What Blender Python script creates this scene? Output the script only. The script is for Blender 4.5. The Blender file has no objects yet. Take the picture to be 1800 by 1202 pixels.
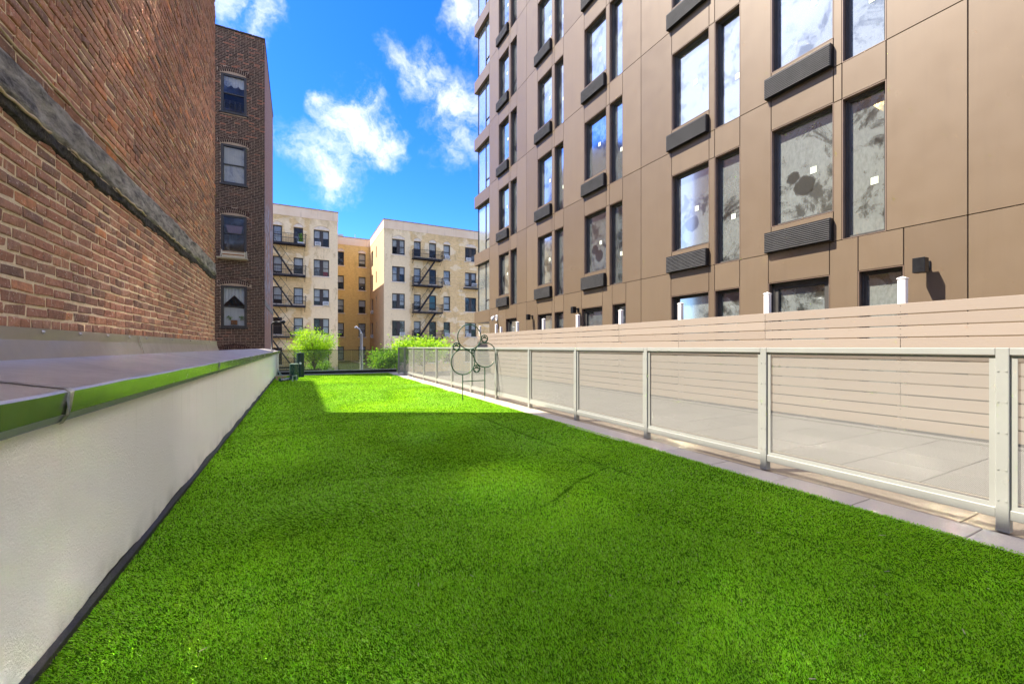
import bpy, math, random
import numpy as np
from mathutils import Vector, Matrix
random.seed(7); rng = np.random.default_rng(7)
S = bpy.context.scene
COL = S.collection
R = math.radians

# ---------------------------------------------------------------- camera
cam_d = bpy.data.cameras.new('camera'); cam = bpy.data.objects.new('camera', cam_d); COL.objects.link(cam)
cam.location = (0, 0, 0); cam.rotation_euler = (R(90), 0, -math.atan(376/730))
cam_d.sensor_width = 36; cam_d.lens = 36*730/1800; cam_d.shift_y = 9/1800
cam_d.clip_start = .02; cam_d.clip_end = 2000
S.camera = cam
# ---------------------------------------------------------------- exposure
S.view_settings.view_transform = 'Standard'; S.view_settings.look = 'None'
S.view_settings.exposure = 2.84; S.view_settings.gamma = 1; S.view_settings.use_curve_mapping = False
# ---------------------------------------------------------------- sun and sky
SUN = Vector((-1, .52, 1.535)).normalized()
sd = bpy.data.lights.new('sun', 'SUN'); so = bpy.data.objects.new('sun', sd); COL.objects.link(so)
sd.energy = 2.0; sd.angle = R(.5); sd.color = (1, .93, .83)
so.rotation_euler = SUN.to_track_quat('Z', 'Y').to_euler(); so.location = (-20, 10, 30)
W = bpy.data.worlds.new('World'); S.world = W; W.use_nodes = True
nt = W.node_tree; nt.nodes.clear()
class G:
    """tiny node graph helper"""
    def __init__(s, tree): s.t = tree; s.n = tree.nodes; s.l = tree.links
    def add(s, typ, **k):
        n = s.n.new(typ)
        for a, v in k.items(): setattr(n, a, v)
        return n
    def put(s, sock, v):
        if hasattr(v, 'is_linked') or isinstance(v, bpy.types.NodeSocket): s.l.new(v, sock)
        else: sock.default_value = v
    def m(s, op, a, b=0., c=0., clamp=False):
        n = s.add('ShaderNodeMath', operation=op); n.use_clamp = clamp
        s.put(n.inputs[0], a); s.put(n.inputs[1], b); s.put(n.inputs[2], c)
        return n.outputs[0]
    def v(s, op, a, b=(0, 0, 0), out=0):
        n = s.add('ShaderNodeVectorMath', operation=op); s.put(n.inputs[0], a); s.put(n.inputs[1], b)
        return n.outputs[out]
    def vs(s, a, k):
        n = s.add('ShaderNodeVectorMath', operation='SCALE'); s.put(n.inputs[0], a); s.put(n.inputs[3], k)
        return n.outputs[0]
    def mix(s, f, a, b, bl='MIX'):
        n = s.add('ShaderNodeMix', data_type='RGBA', blend_type=bl)
        s.put(n.inputs[0], f); s.put(n.inputs[6], a); s.put(n.inputs[7], b)
        return n.outputs[2]
    def rmp(s, x, a, b, c=0., d=1., smooth=False):
        n = s.add('ShaderNodeMapRange'); n.clamp = True
        if smooth: n.interpolation_type = 'SMOOTHSTEP'
        s.put(n.inputs[0], x)
        for i, q in enumerate((a, b, c, d)): s.put(n.inputs[i+1], q)
        return n.outputs[0]
    def noise(s, vec, sc, det=3, rough=.55, dist=0., out=0):
        n = s.add('ShaderNodeTexNoise'); s.put(n.inputs['Vector'], vec)
        n.inputs['Scale'].default_value = sc; n.inputs['Detail'].default_value = det
        n.inputs['Roughness'].default_value = rough; n.inputs['Distortion'].default_value = dist
        return n.outputs[out]
    def ramp(s, x, stops):
        n = s.add('ShaderNodeValToRGB'); s.put(n.inputs[0], x); e = n.color_ramp.elements
        e[0].position, e[0].color = stops[0][0], (*stops[0][1], 1)
        e[1].position, e[1].color = stops[-1][0], (*stops[-1][1], 1)
        for p, c in stops[1:-1]:
            q = e.new(p); q.color = (*c, 1)
        return n.outputs[0]
g = G(nt)
sky = g.add('ShaderNodeTexSky', sky_type='NISHITA'); sky.sun_disc = False
sky.sun_elevation = math.asin(SUN.z); sky.sun_rotation = math.atan2(SUN.x, SUN.y)
sky.air_density = 1.0; sky.dust_density = .35; sky.ozone_density = 2.2; sky.altitude = 50
hs = g.add('ShaderNodeHueSaturation'); g.put(hs.inputs['Color'], sky.outputs[0])
hs.inputs['Hue'].default_value = .518; hs.inputs['Saturation'].default_value = 1.42; hs.inputs['Value'].default_value = .78
tc = g.add('ShaderNodeTexCoord'); D = tc.outputs['Generated']
def ray(u, v):
    a = math.atan(376/730); du = u-900
    return Vector((730*math.sin(a)+du*math.cos(a), 730*math.cos(a)-du*math.sin(a), 610-v)).normalized()
CL = [((455, 38), .07, .75), ((405, 20), .06, .65), ((625, 225), .125, 1.), ((575, 185), .05, .75), ((675, 245), .09, .95), ((585, 300), .12, .75), ((545, 270), .11, .55),
      ((740, 118), .10, .85), ((800, 170), .125, .9), ((835, 15), .10, .85), ((790, 275), .10, .5), ((705, 100), .08, .65), ((500, 250), .09, .4), ((815, 230), .12, .7), ((620, 205), .08, .95)]
wob = g.vs(g.v('SUBTRACT', g.noise(D, 7, 5, .6, out=1), (.5, .5, .5)), .16)
wob2 = g.vs(g.v('SUBTRACT', g.noise(D, 30, 4, .6, out=1), (.5, .5, .5)), .045)
DW = g.v('ADD', g.v('ADD', D, wob), wob2)
acc = None
for (p, r, k) in CL:
    d = g.v('LENGTH', g.v('SUBTRACT', DW, tuple(ray(*p))), out=1)
    b = g.rmp(d, r*.92, 0, 0, k, True)
    acc = b if acc is None else g.m('MAXIMUM', acc, b)
sx = g.add('ShaderNodeSeparateXYZ'); g.put(sx.inputs[0], D)
pz = g.m('ADD', g.m('MAXIMUM', sx.outputs[2], 0), .22)
cb = g.add('ShaderNodeCombineXYZ'); g.put(cb.inputs[0], g.m('DIVIDE', sx.outputs[0], pz)); g.put(cb.inputs[1], g.m('DIVIDE', sx.outputs[1], pz))
wide = g.noise(cb.outputs[0], 1.3, 6, .58, .4)
away = g.rmp(g.v('DOT_PRODUCT', D, tuple(ray(640, 250)), out=1), .93, .80, 0, 1)     # unseen cloud cover, thickened outside the view to lift and whiten the fill
wide = g.m('MULTIPLY', g.rmp(wide, .36, .56, 0, 1, True), away)
det = g.noise(g.v('ADD', D, wob), 15, 8, .66)
cl = g.m('MULTIPLY', acc, g.rmp(det, .30, .62, .22, 1.2))
cl = g.rmp(cl, .12, .95, 0, .95, True)
cl = g.m('MULTIPLY', g.m('MAXIMUM', cl, wide), .72)
skyc = g.mix(1., hs.outputs[0], (.26, .40, .55, 1), 'MULTIPLY')
cloudc = g.mix(g.noise(D, 12, 4), (1.3, 1.33, 1.42, 1), (1.68, 1.69, 1.75, 1))
out = g.mix(cl, skyc, cloudc)
bg = g.add('ShaderNodeBackground'); g.put(bg.inputs[0], out); bg.inputs[1].default_value = .15
wo = g.add('ShaderNodeOutputWorld'); g.l.new(bg.outputs[0], wo.inputs[0])
S.cycles.max_bounces = 8; S.cycles.transparent_max_bounces = 12; S.cycles.diffuse_bounces = 4; S.cycles.glossy_bounces = 4
S.cycles.caustics_reflective = True; S.cycles.caustics_refractive = False
S.cycles.blur_glossy = 0; S.cycles.sample_clamp_indirect = 0
S.cycles.use_denoising = True

# ---------------------------------------------------------------- materials
MATS = {}
def mat(name, fn):
    m = bpy.data.materials.new(name); m.use_nodes = True
    m.node_tree.nodes.clear(); q = G(m.node_tree)
    o = q.add('ShaderNodeOutputMaterial'); s = fn(q)
    q.l.new(s, o.inputs[0]); MATS[name] = m; return m
def prin(q, col, rough=.6, metal=0., bump=None, bs=.3, bd=.01, spec=.5, ior=1.45, coat=0., alpha=None, normal=None, cr=.1):
    p = q.add('ShaderNodeBsdfPrincipled')
    q.put(p.inputs['Base Color'], col if not (isinstance(col, tuple) and len(col) == 3) else (*col, 1))
    q.put(p.inputs['Roughness'], rough); q.put(p.inputs['Metallic'], metal); p.inputs['IOR'].default_value = ior
    p.inputs['Specular IOR Level'].default_value = spec; p.inputs['Coat Weight'].default_value = coat; p.inputs['Coat Roughness'].default_value = cr
    if bump is not None:
        b = q.add('ShaderNodeBump'); b.inputs['Strength'].default_value = bs; b.inputs['Distance'].default_value = bd
        q.put(b.inputs['Height'], bump); q.l.new(b.outputs[0], p.inputs['Normal'])
    return p.outputs[0]
def pos(q): return q.add('ShaderNodeNewGeometry').outputs['Position']
def oc(q): return q.add('ShaderNodeTexCoord').outputs['Object']
def stretch(q, v, s):
    return q.v('MULTIPLY', v, s)
def plain(name, c, rough=.5, metal=0., var=.12, sc=4, bump=0., bsc=60, **k):
    def f(q):
        P = pos(q); n = q.noise(P, sc, 4); lo = tuple(x*(1-var) for x in c)+(1,); hi = tuple(min(1, x*(1+var)) for x in c)+(1,)
        col = q.mix(q.rmp(n, .3, .7), lo, hi)
        r = q.rmp(q.noise(P, sc*6, 3), .3, .7, rough*.85, min(1, rough*1.15))
        return prin(q, col, r, metal, bump=q.noise(P, bsc, 3) if bump else None, bs=bump, bd=.004, **k)
    return mat(name, f)
def brick_like(name, rndf, pal, flecks=.5):
    def f(q):
        P = pos(q); r = rndf(q)
        col = q.ramp(r, pal)
        n1 = q.noise(P, 9, 4); n2 = q.noise(P, 60, 4, .7)
        n3 = q.noise(P, 26, 5, .72)
        col = q.mix(q.rmp(n3, .36, .62, .62, .0), col, q.mix(.65, col, (.07, .045, .035, 1)))
        if flecks > .1:
            col = q.mix(q.rmp(n1, .45, .75, 0, .45), col, (.50, .25, .15, 1))
            st = q.noise(q.v('MULTIPLY', P, (1, 9, 1.6)), 5, 4, .6)
            col = q.mix(q.rmp(st, .60, .72, 0, .55*flecks), col, (.78, .60, .44, 1))
            big = q.noise(P, .9, 3, .5)
            col = q.mix(q.rmp(big, .42, .66, 0, .38, True), col, q.mix(.5, col, (.16, .11, .085, 1)))
            fl = q.noise(P, 85, 2, .6)
            col = q.mix(q.rmp(fl, .66, .72, 0, .8*flecks), col, (.85, .78, .68, 1))
            pit = q.noise(q.v('ADD', P, (3.1, 1.7, 8.)), 55, 3, .6)
            col = q.mix(q.rmp(pit, .68, .73, 0, .8), col, (.03, .02, .016, 1))
        return prin(q, col, .9, bump=q.m('ADD', q.m('MULTIPLY', q.noise(P, 45, 5, .7), 1), q.m('MULTIPLY', n2, .4)), bs=.75, bd=.007, spec=.25)
    return mat(name, f)
PAL_A = [(0, (.24, .145, .105)), (.2, (.37, .19, .125)), (.45, (.48, .22, .135)), (.62, (.53, .255, .15)), (.8, (.43, .245, .16)), (.95, (.58, .29, .17)), (1, (.76, .30, .12))]
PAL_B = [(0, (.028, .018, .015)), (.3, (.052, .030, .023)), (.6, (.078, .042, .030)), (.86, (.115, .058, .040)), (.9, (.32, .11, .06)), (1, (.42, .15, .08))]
PAL_C = [(0, (.13, .07, .055)), (.4, (.20, .105, .08)), (.7, (.26, .145, .11)), (1, (.34, .20, .15))]
def attr_rnd(q): return q.add('ShaderNodeAttribute', attribute_name='rnd').outputs['Fac']
def obj_rnd(q): return q.add('ShaderNodeObjectInfo').outputs['Random']
brick_like('brick_single', obj_rnd, PAL_A, 1.)
brick_like('brick_mass', attr_rnd, PAL_A, .7)
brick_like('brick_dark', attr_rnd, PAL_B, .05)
def _mortar(c1, c2):
    def f(q):
        P = pos(q); n = q.noise(P, 30, 5, .7)
        return prin(q, q.mix(q.rmp(n, .3, .7), (*c1, 1), (*c2, 1)), .95, bump=q.noise(P, 90, 5, .7), bs=.9, bd=.01, spec=.2)
    return f
mat('mortar', _mortar((.70, .55, .35), (.92, .76, .53)))
mat('mortar_dark', _mortar((.34, .25, .17), (.55, .42, .29)))
def texbrick(name, c1, c2, cm, bw, bh, ms, axis, stains=.4, pale=None, graf=False, band=None, paint=False):
    def f(q):
        P = pos(q); s = q.add('ShaderNodeSeparateXYZ'); q.put(s.inputs[0], P)
        c = q.add('ShaderNodeCombineXYZ'); q.put(c.inputs[0], s.outputs[0 if axis == 'x' else 1]); q.put(c.inputs[1], s.outputs[2])
        b = q.add('ShaderNodeTexBrick'); q.put(b.inputs['Vector'], c.outputs[0]); b.inputs['Scale'].default_value = 1
        b.inputs['Brick Width'].default_value = bw; b.inputs['Row Height'].default_value = bh; b.inputs['Mortar Size'].default_value = ms
        b.inputs['Color1'].default_value = (*c1, 1); b.inputs['Color2'].default_value = (*c2, 1); b.inputs['Mortar'].default_value = (*cm, 1)
        b.inputs['Bias'].default_value = 0.
        col = b.outputs[0]
        n = q.noise(P, .45, 5, .6); n2 = q.noise(q.v('MULTIPLY', P, (1, 1, .35)), 1.6, 5, .7)
        if paint:
            x_ = s.outputs[0]; wig = q.m('MULTIPLY', q.m('SUBTRACT', q.noise(P, .9, 4, .6), .5), 1.1); xw = q.m('ADD', x_, wig)
            a_ = q.m('MULTIPLY', q.rmp(xw, 1.0, 1.25), q.rmp(xw, 11.35, 11.1))
            blk = q.rmp(q.noise(q.v('MULTIPLY', P, (1, 1, 1.3)), .8, 2, .4), .56, .60)
            col = q.mix(q.m('MULTIPLY', q.m('MAXIMUM', a_, blk), .72), col, (*pale, 1))
            top = q.rmp(s.outputs[2], 12.2, 13.0)
            col = q.mix(q.m('MULTIPLY', top, q.rmp(q.noise(q.v('MULTIPLY', P, (1, 1, .5)), 1.3, 4, .6), .42, .60, 0, .5)), col, tuple(x*.5 for x in c1)+(1,))
        elif pale: col = q.mix(q.rmp(n, .45, .62, 0, .7, True), col, (*pale, 1))
        col = q.mix(q.rmp(n2, .55, .72, 0, stains), col, tuple(x*.42 for x in c1)+(1,))
        col = q.mix(q.rmp(q.noise(P, 6, 4), .3, .7, 0, .22), col, tuple(x*.6 for x in c1)+(1,))
        if graf:
            gr = q.noise(q.v('MULTIPLY', P, (1, .8, .42)), 1.5, 3, .5, 1.2)
            z = s.outputs[2]
            zm = q.m('MULTIPLY', q.rmp(z, 0.9, 1.6), q.rmp(z, 7.6, 6.8))
            k = q.m('MULTIPLY', q.m('MULTIPLY', q.rmp(gr, .50, .53), zm), .75)
            col = q.mix(k, col, q.mix(q.rmp(q.noise(P, 3, 2), .4, .6), (.42, .43, .45, 1), (.13, .13, .15, 1)))
        return prin(q, col, .9, bump=b.outputs[1], bs=-.35, bd=.008, spec=.2)
    return mat(name, f)
texbrick('beige_brick', (.82, .56, .25), (.60, .38, .155), (.84, .63, .35), .24, .085, .016, 'x', .75, (.92, .75, .49), paint=True)
texbrick('ochre_brick', (.84, .58, .18), (.70, .44, .12), (.74, .55, .26), .22, .075, .012, 'x', .45)
texbrick('buff_brick_side', (.66, .47, .25), (.58, .40, .21), (.56, .43, .28), .22, .075, .010, 'y', .2)
texbrick('tenement_side_brick', (.34, .18, .13), (.26, .135, .095), (.38, .26, .19), .21, .0685, .011, 'y', .3, graf=True)
def _band(q):
    P = pos(q); n = q.noise(P, .8, 5, .6); v = q.noise(q.v('MULTIPLY', P, (3, 3, .2)), 1.5, 4)
    c = q.mix(q.rmp(n, .35, .65), (.76, .57, .38, 1), (.82, .64, .45, 1)); c = q.mix(q.rmp(v, .6, .7, 0, .3), c, (.36, .26, .19, 1))
    return prin(q, c, .9, bump=q.noise(P, 25, 4), bs=.25, spec=.2)
mat('parapet_coat', _band)
def _panel(q):
    P = pos(q); r = obj_rnd(q)
    c = q.mix(r, (.138, .096, .057, 1), (.166, .118, .071, 1))
    n = q.noise(P, 1.1, 3); c = q.mix(q.rmp(n, .3, .7, 0, .12), c, (.185, .142, .10, 1))
    st = q.noise(q.v('MULTIPLY', P, (1, 5, .35)), 1.6, 4, .6); c = q.mix(q.rmp(st, .5, .75, 0, .16), c, (.105, .078, .052, 1))
    p = prin(q, c, q.rmp(q.noise(P, 2.5, 3), .3, .7, .40, .48), .15, bump=q.noise(P, .8, 2), bs=.05, bd=.05, spec=.45)
    return p
mat('brown_panel', _panel)
plain('brown_reveal', (.17, .115, .08), .45, .2, .1)
plain('charcoal', (.058, .054, .048), .6, 0, .15, spec=.25)
plain('charcoal_pale', (.085, .082, .078), .5, 0, .15, spec=.3)  # paler charcoal, sets the louvres off from the black grille body
plain('black_metal', (.014, .014, .015), .4, .4, .2)
plain('fire_escape_iron', (.022, .019, .021), .55, .2, .3, 3)
plain('gap_dark', (.02, .018, .016), .9)
plain('room_wall', (.22, .20, .17), .9)
plain('pale_sticker', (.62, .68, .52), .7, 0, .05)
plain('white_metal', (.33, .33, .295), .38, .1, .05, 3)
plain('white_vinyl', (.72, .69, .66), .4, 0, .04)
plain('white_plastic', (.70, .70, .68), .45)
plain('steel', (.5, .5, .5), .3, .9)
plain('coping_grey', (.36, .35, .31), .24, .92, .12, 2.5, bump=.03, bsc=5)
plain('flashing_grey', (.38, .35, .30), .36, .8, .08, 1.5, bump=.03, bsc=4)
plain('coping_top', (.42, .375, .31), .42, .35, .14, 2.5, bump=.03, bsc=5)
plain('drip_edge', (.42, .42, .44), .35, .5, .06)
plain('seam_tape', (.27, .25, .2), .7, .1, .5, 20, bump=.4)
plain('membrane_black', (.022, .020, .013), .6, 0, .3, 20, bump=.35, bsc=25)
plain('green_drum', (.008, .05, .028), .28, 0, .1, coat=.4)
plain('green_drum_dark', (.010, .030, .026), .35, 0, .1)
plain('green_wire', (.008, .07, .022), .5, 0, .15)
plain('pale_green_plastic', (.25, .34, .24), .4)
plain('dark_teal_plastic', (.008, .028, .026), .3)
plain('raw_wood', (.42, .26, .13), .7, 0, .2, 30)
plain('white_print', (.75, .78, .8), .5, 0, .02)
plain('ac_white', (.66, .67, .66), .5, 0, .05)
plain('ac_dark', (.12, .12, .13), .6)
plain('rust_cream', (.62, .55, .38), .7, 0, .1)
plain('rust', (.30, .12, .03), .9, 0, .5, 20)
plain('window_brown', (.045, .034, .028), .5, 0, .15)
plain('window_bronze', (.050, .046, .038), .5, .1, .15)
plain('stone_trim', (.72, .60, .46), .85, 0, .12, bump=.2)
plain('roof_tar', (.06, .06, .06), .9)
plain('street_asphalt', (.09, .088, .085), .9, 0, .2, .6, bump=.3)
plain('podium', (.38, .35, .30), .9)
plain('bark', (.10, .075, .05), .9, 0, .3, 12, bump=.6, bsc=30)
plain('dark_plank', (.07, .055, .04), .8, 0, .35, 3)
plain('pole_grey', (.50, .51, .52), .45, .3, .08)
def _stucco(q):
    P = pos(q); n = q.noise(P, 1.2, 4)
    c = q.mix(q.rmp(n, .3, .7), (.91, .84, .76, 1), (.93, .865, .79, 1))
    s = q.add('ShaderNodeSeparateXYZ'); q.put(s.inputs[0], P)
    h = q.m('MULTIPLY', q.rmp(s.outputs[2], -1.0, -1.16), q.rmp(q.noise(P, 5, 4), .4, .65))
    c = q.mix(q.m('MULTIPLY', h, .5), c, (.40, .37, .28, 1))
    bmp = q.m('ADD', q.noise(P, 90, 5, .65), q.m('MULTIPLY', q.noise(P, 320, 3, .6), .4))
    dr = q.noise(q.v('MULTIPLY', P, (1, 9, .5)), 1.3, 4, .6); c = q.mix(q.m('MULTIPLY', q.rmp(dr, .56, .72, 0, .22), q.rmp(s.outputs[2], -1.1, -.35)), c, (.55, .52, .42, 1))
    return prin(q, c, .92, bump=bmp, bs=.75, bd=.008, spec=.25)
mat('stucco', _stucco)
def _cem(q):
    P = pos(q); n = q.noise(q.v('MULTIPLY', P, (1, .6, 2.2)), 8, 7, .72, .35)
    c = q.ramp(n, [(.30, (.03, .029, .026)), (.40, (.12, .11, .098)), (.52, (.27, .25, .22)), (.72, (.46, .43, .37))])
    return prin(q, c, .85, bump=q.noise(P, 35, 6, .7), bs=.9, bd=.012, spec=.3)
mat('parge_cement', _cem)
def _tar(q):
    P = pos(q); n = q.noise(P, 22, 6, .7, 1)
    c = q.ramp(n, [(.35, (.022, .019, .015)), (.6, (.09, .08, .065)), (.78, (.30, .26, .19))])
    return prin(q, c, .9, bump=q.noise(P, 50, 5, .7), bs=1., bd=.015, spec=.15)
mat('tar', _tar)
plain('foam_bead', (.55, .42, .24), .7, 0, .3, 12, bump=.3)
def _slat(q):
    P = pos(q); r = obj_rnd(q)
    gr = q.noise(q.v('MULTIPLY', P, (30, .6, 30)), 3, 3, .5)
    c = q.mix(r, (.27, .218, .168, 1), (.305, .25, .195, 1)); c = q.mix(q.rmp(gr, .35, .65, 0, .25), c, (.25, .197, .147, 1))
    return prin(q, c, .6, bump=gr, bs=.1, bd=.003, spec=.3)
mat('slat_wood', _slat)
def _pav(c1, c2, name):
    def f(q):
        P = pos(q); r = obj_rnd(q); n = q.noise(P, 120, 3, .7); n3 = q.noise(P, 2.5, 5, .65)
        c = q.mix(r, (*c1, 1), (*c2, 1)); c = q.mix(q.rmp(n, .35, .7, 0, .4), c, tuple(x*.55 for x in c1)+(1,))
        c = q.mix(q.rmp(n3, .5, .72, 0, .28), c, tuple(x*.62 for x in c1)+(1,))
        c = q.mix(q.rmp(q.noise(P, 240, 1), .66, .72, 0, .35), c, (.62, .6, .55, 1))
        return prin(q, c, .9, bump=n, bs=.35, bd=.003, spec=.25)
    return mat(name, f)
_pav((.145, .136, .118), (.17, .16, .139), 'paver_grey')
_pav((.60, .51, .385), (.66, .57, .44), 'paver_strip')
_pav((.34, .285, .20), (.38, .315, .225), 'border_beige')
def _perf(q):
    """white sheet punched with staggered 5 mm holes, 7.5 mm pitch"""
    P = pos(q); s = q.add('ShaderNodeSeparateXYZ'); q.put(s.inputs[0], P)
    p = .0078; ph = p*.866
    def cell(oy, oz):
        a = q.m('SUBTRACT', q.m('FRACT', q.m('ADD', q.m('DIVIDE', s.outputs[1], p), oy)), .5)
        b = q.m('MULTIPLY', q.m('SUBTRACT', q.m('FRACT', q.m('ADD', q.m('DIVIDE', s.outputs[2], 2*ph), oz)), .5), 1.732)
        return q.m('SQRT', q.m('ADD', q.m('MULTIPLY', a, a), q.m('MULTIPLY', b, b)))
    d = q.m('MINIMUM', cell(0, 0), cell(.5, .5))
    hole = q.m('LESS_THAN', d, .40)
    pr = prin(q, (.25, .243, .215), .5, .0, spec=.3)
    tr = q.add('ShaderNodeBsdfTransparent')
    mx = q.add('ShaderNodeMixShader'); q.put(mx.inputs[0], hole); q.l.new(pr, mx.inputs[1]); q.l.new(tr.outputs[0], mx.inputs[2])
    return mx.outputs[0]
mat('perforated_sheet', _perf)
def _glassmat(name, tint, dustc, dlo, dhi, base=.35, circles=False, ior=1.5, rough=.03, dn=1., refl=.38):
    def f(q):
        O = oc(q); r = obj_rnd(q)
        off = q.add('ShaderNodeCombineXYZ'); q.put(off.inputs[0], q.m('MULTIPLY', r, 37)); q.put(off.inputs[1], q.m('MULTIPLY', r, 91))
        P = q.v('ADD', O, off.outputs[0])
        n = q.noise(P, 1.7*dn, 8, .66, .5); n2 = q.noise(q.v('MULTIPLY', q.v('ADD', P, q.vs(P, .0)), (1, 2.6, 1.1)), 9*dn, 6, .75, .25)
        d = q.m('ADD', q.m('MULTIPLY', n, .78), q.m('MULTIPLY', n2, .22))
        mask = q.m('MULTIPLY', q.rmp(d, dhi, dlo, .12, 1, True), q.rmp(n2, .3, .6, .78, 1))
        if circles:
            s = q.add('ShaderNodeSeparateXYZ'); q.put(s.inputs[0], O)
            jit = q.m('MULTIPLY', q.m('SUBTRACT', q.noise(P, 9, 3), .5), .10)
            def circ(cy, cz, rad):
                a = q.m('SUBTRACT', s.outputs[1], cy); b = q.m('SUBTRACT', s.outputs[2], cz)
                dd = q.m('ADD', q.m('SQRT', q.m('ADD', q.m('MULTIPLY', a, a), q.m('MULTIPLY', b, b))), jit)
                return q.rmp(dd, rad, q.m("ADD", rad, .03), .25, 1)
            cy = q.m('ADD', .32, q.m('MULTIPLY', r, .35)); cz = q.m('ADD', .42, q.m('MULTIPLY', q.m('FRACT', q.m('MULTIPLY', r, 7.3)), .35))
            mask = q.m('MULTIPLY', q.m('MAXIMUM', mask, .35), circ(cy, cz, .17))
            big = q.m('MULTIPLY', q.m('FRACT', q.m('MULTIPLY', r, 13.7)), .16)
            mask = q.m('MULTIPLY', mask, circ(q.m('ADD', cy, .2), q.m('ADD', cz, .22), big))
        pr = prin(q, q.mix(mask, (*tint, 1), (*dustc, 1)), rough, bump=q.noise(P, 1.3, 2), bs=.05, bd=.02, spec=.1, ior=1.4)
        g1 = q.add('ShaderNodeBsdfGlossy'); g1.inputs['Roughness'].default_value = rough; g1.inputs['Color'].default_value = (.80, .85, .86, 1)
        g2 = q.add('ShaderNodeBsdfGlossy'); g2.inputs['Roughness'].default_value = .105; g2.inputs['Color'].default_value = (.92, .95, .95, 1)     # dust film haze
        gl_ = q.add('ShaderNodeMixShader'); gl_.inputs[0].default_value = .75; q.l.new(g1.outputs[0], gl_.inputs[1]); q.l.new(g2.outputs[0], gl_.inputs[2])
        fz = q.add('ShaderNodeFresnel'); fz.inputs[0].default_value = 1.5
        m1 = q.add('ShaderNodeMixShader'); q.put(m1.inputs[0], q.m('MULTIPLY', q.m('ADD', refl, fz.outputs[0], clamp=True), q.m('SUBTRACT', 1, q.m('MULTIPLY', mask, .3)))); q.l.new(pr, m1.inputs[1]); q.l.new(gl_.outputs[0], m1.inputs[2]); pr = m1.outputs[0]
        df = q.add('ShaderNodeBsdfTransparent'); df.inputs[0].default_value = (.55, .6, .55, 1) if name != 'house_glass' else (.88, .9, .9, 1)
        mx = q.add('ShaderNodeMixShader'); q.put(mx.inputs[0], q.m('ADD', base, q.m('MULTIPLY', mask, 1-base)))
        q.l.new(df.outputs[0], mx.inputs[1]); q.l.new(pr, mx.inputs[2])
        return mx.outputs[0]
    return mat(name, f)
_glassmat('dusty_glass', (.03, .036, .028), (.235, .26, .24), .50, .61, .5, True, 1.7, .05)
_glassmat('dusty_glass_plain', (.03, .036, .028), (.225, .25, .23), .49, .61, .5, False, 1.7, .05)
_glassmat('bay_glass', (.05, .06, .055), (.42, .46, .42), .55, .75, .6, False, 1.7, .04, .5)
_glassmat('house_glass', (.012, .014, .015), (.14, .15, .15), .3, .5, .10, False, 1.7, .03, .4, .10)
def _clear(q):
    t = q.add('ShaderNodeBsdfTransparent'); t.inputs[0].default_value = (.88, .91, .78, 1)
    p = prin(q, (.45, .47, .34), .08, spec=.6, ior=1.5)
    fr = q.add('ShaderNodeFresnel'); fr.inputs[0].default_value = 1.5
    mx = q.add('ShaderNodeMixShader'); q.put(mx.inputs[0], q.m('ADD', .05, fr.outputs[0], clamp=True)); q.l.new(t.outputs[0], mx.inputs[1]); q.l.new(p, mx.inputs[2])
    return mx.outputs[0]
mat('balustrade_glass', _clear)
def _blind(c, nm):
    def f(q):
        P = pos(q); w = q.noise(q.v('MULTIPLY', P, (22, 22, .6)), 1, 2)
        col = q.mix(w, (*[x*.65 for x in c], 1), (*c, 1)); return prin(q, col, .9, spec=.1)
    return mat(nm, f)
_blind((.82, .83, .80), 'blind_white'); _blind((.80, .75, .62), 'blind_cream'); _blind((.30, .20, .25), 'curtain_plum'); _blind((.33, .02, .03), 'curtain_red'); _blind((.12, .30, .34), 'curtain_teal')
def _lamp(q):
    e = q.add('ShaderNodeEmission'); e.inputs[0].default_value = (1, .62, .24, 1); e.inputs[1].default_value = 3.2; return e.outputs[0]
mat('lit_panel', _lamp)
def _turf(q):
    P = pos(q); r = attr_rnd(q)
    c = q.ramp(r, [(0, (.05, .22, .006)), (.3, (.235, .65, .018)), (.6, (.40, .83, .034)), (.88, (.54, .89, .07)), (.965, (.70, .86, .25)), (.985, (.22, .22, .08)), (1, (.30, .26, .12))])
    n = q.noise(P, .7, 4, .6); c = q.mix(q.rmp(n, .38, .66, 0, .35, True), c, (.38, .74, .025, 1))
    p = prin(q, c, .5, spec=.15)
    t = q.add('ShaderNodeBsdfTranslucent'); q.put(t.inputs[0], q.mix(.5, c, (.52, .78, .010, 1)))
    mx = q.add('ShaderNodeMixShader'); mx.inputs[0].default_value = .45; q.l.new(p, mx.inputs[1]); q.l.new(t.outputs[0], mx.inputs[2])
    return mx.outputs[0]
mat('turf_fibre', _turf)
plain('turf_backing', (.045, .12, .004), .95, spec=0)
plain('court_grass', (.16, .17, .05), .9, 0, .3, 3)
plain('court_path', (.42, .36, .27), .9)
def _leaf(c1, c2, c3, nm):
    def f(q):
        r = attr_rnd(q); c = q.ramp(r, [(0, c1), (.5, c2), (1, c3)])
        p = prin(q, c, .5, spec=.3); t = q.add('ShaderNodeBsdfTranslucent'); q.put(t.inputs[0], q.mix(1., c, (1.7, 1.6, .7, 1), 'MULTIPLY'))
        mx = q.add('ShaderNodeMixShader'); mx.inputs[0].default_value = .45; q.l.new(p, mx.inputs[1]); q.l.new(t.outputs[0], mx.inputs[2])
        return mx.outputs[0]
    return mat(nm, f)
_leaf((.12, .25, .012), (.25, .44, .02), (.40, .58, .04), 'leaf_bright')
_leaf((.06, .15, .015), (.13, .28, .02), (.24, .42, .04), 'leaf_mid')
plain('litter', (.42, .33, .22), .8, 0, .5, 40)
plain('flower', (.6, .3, .3), .8)
plain('graphite_cloth', (.10, .12, .14), .8)

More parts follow.
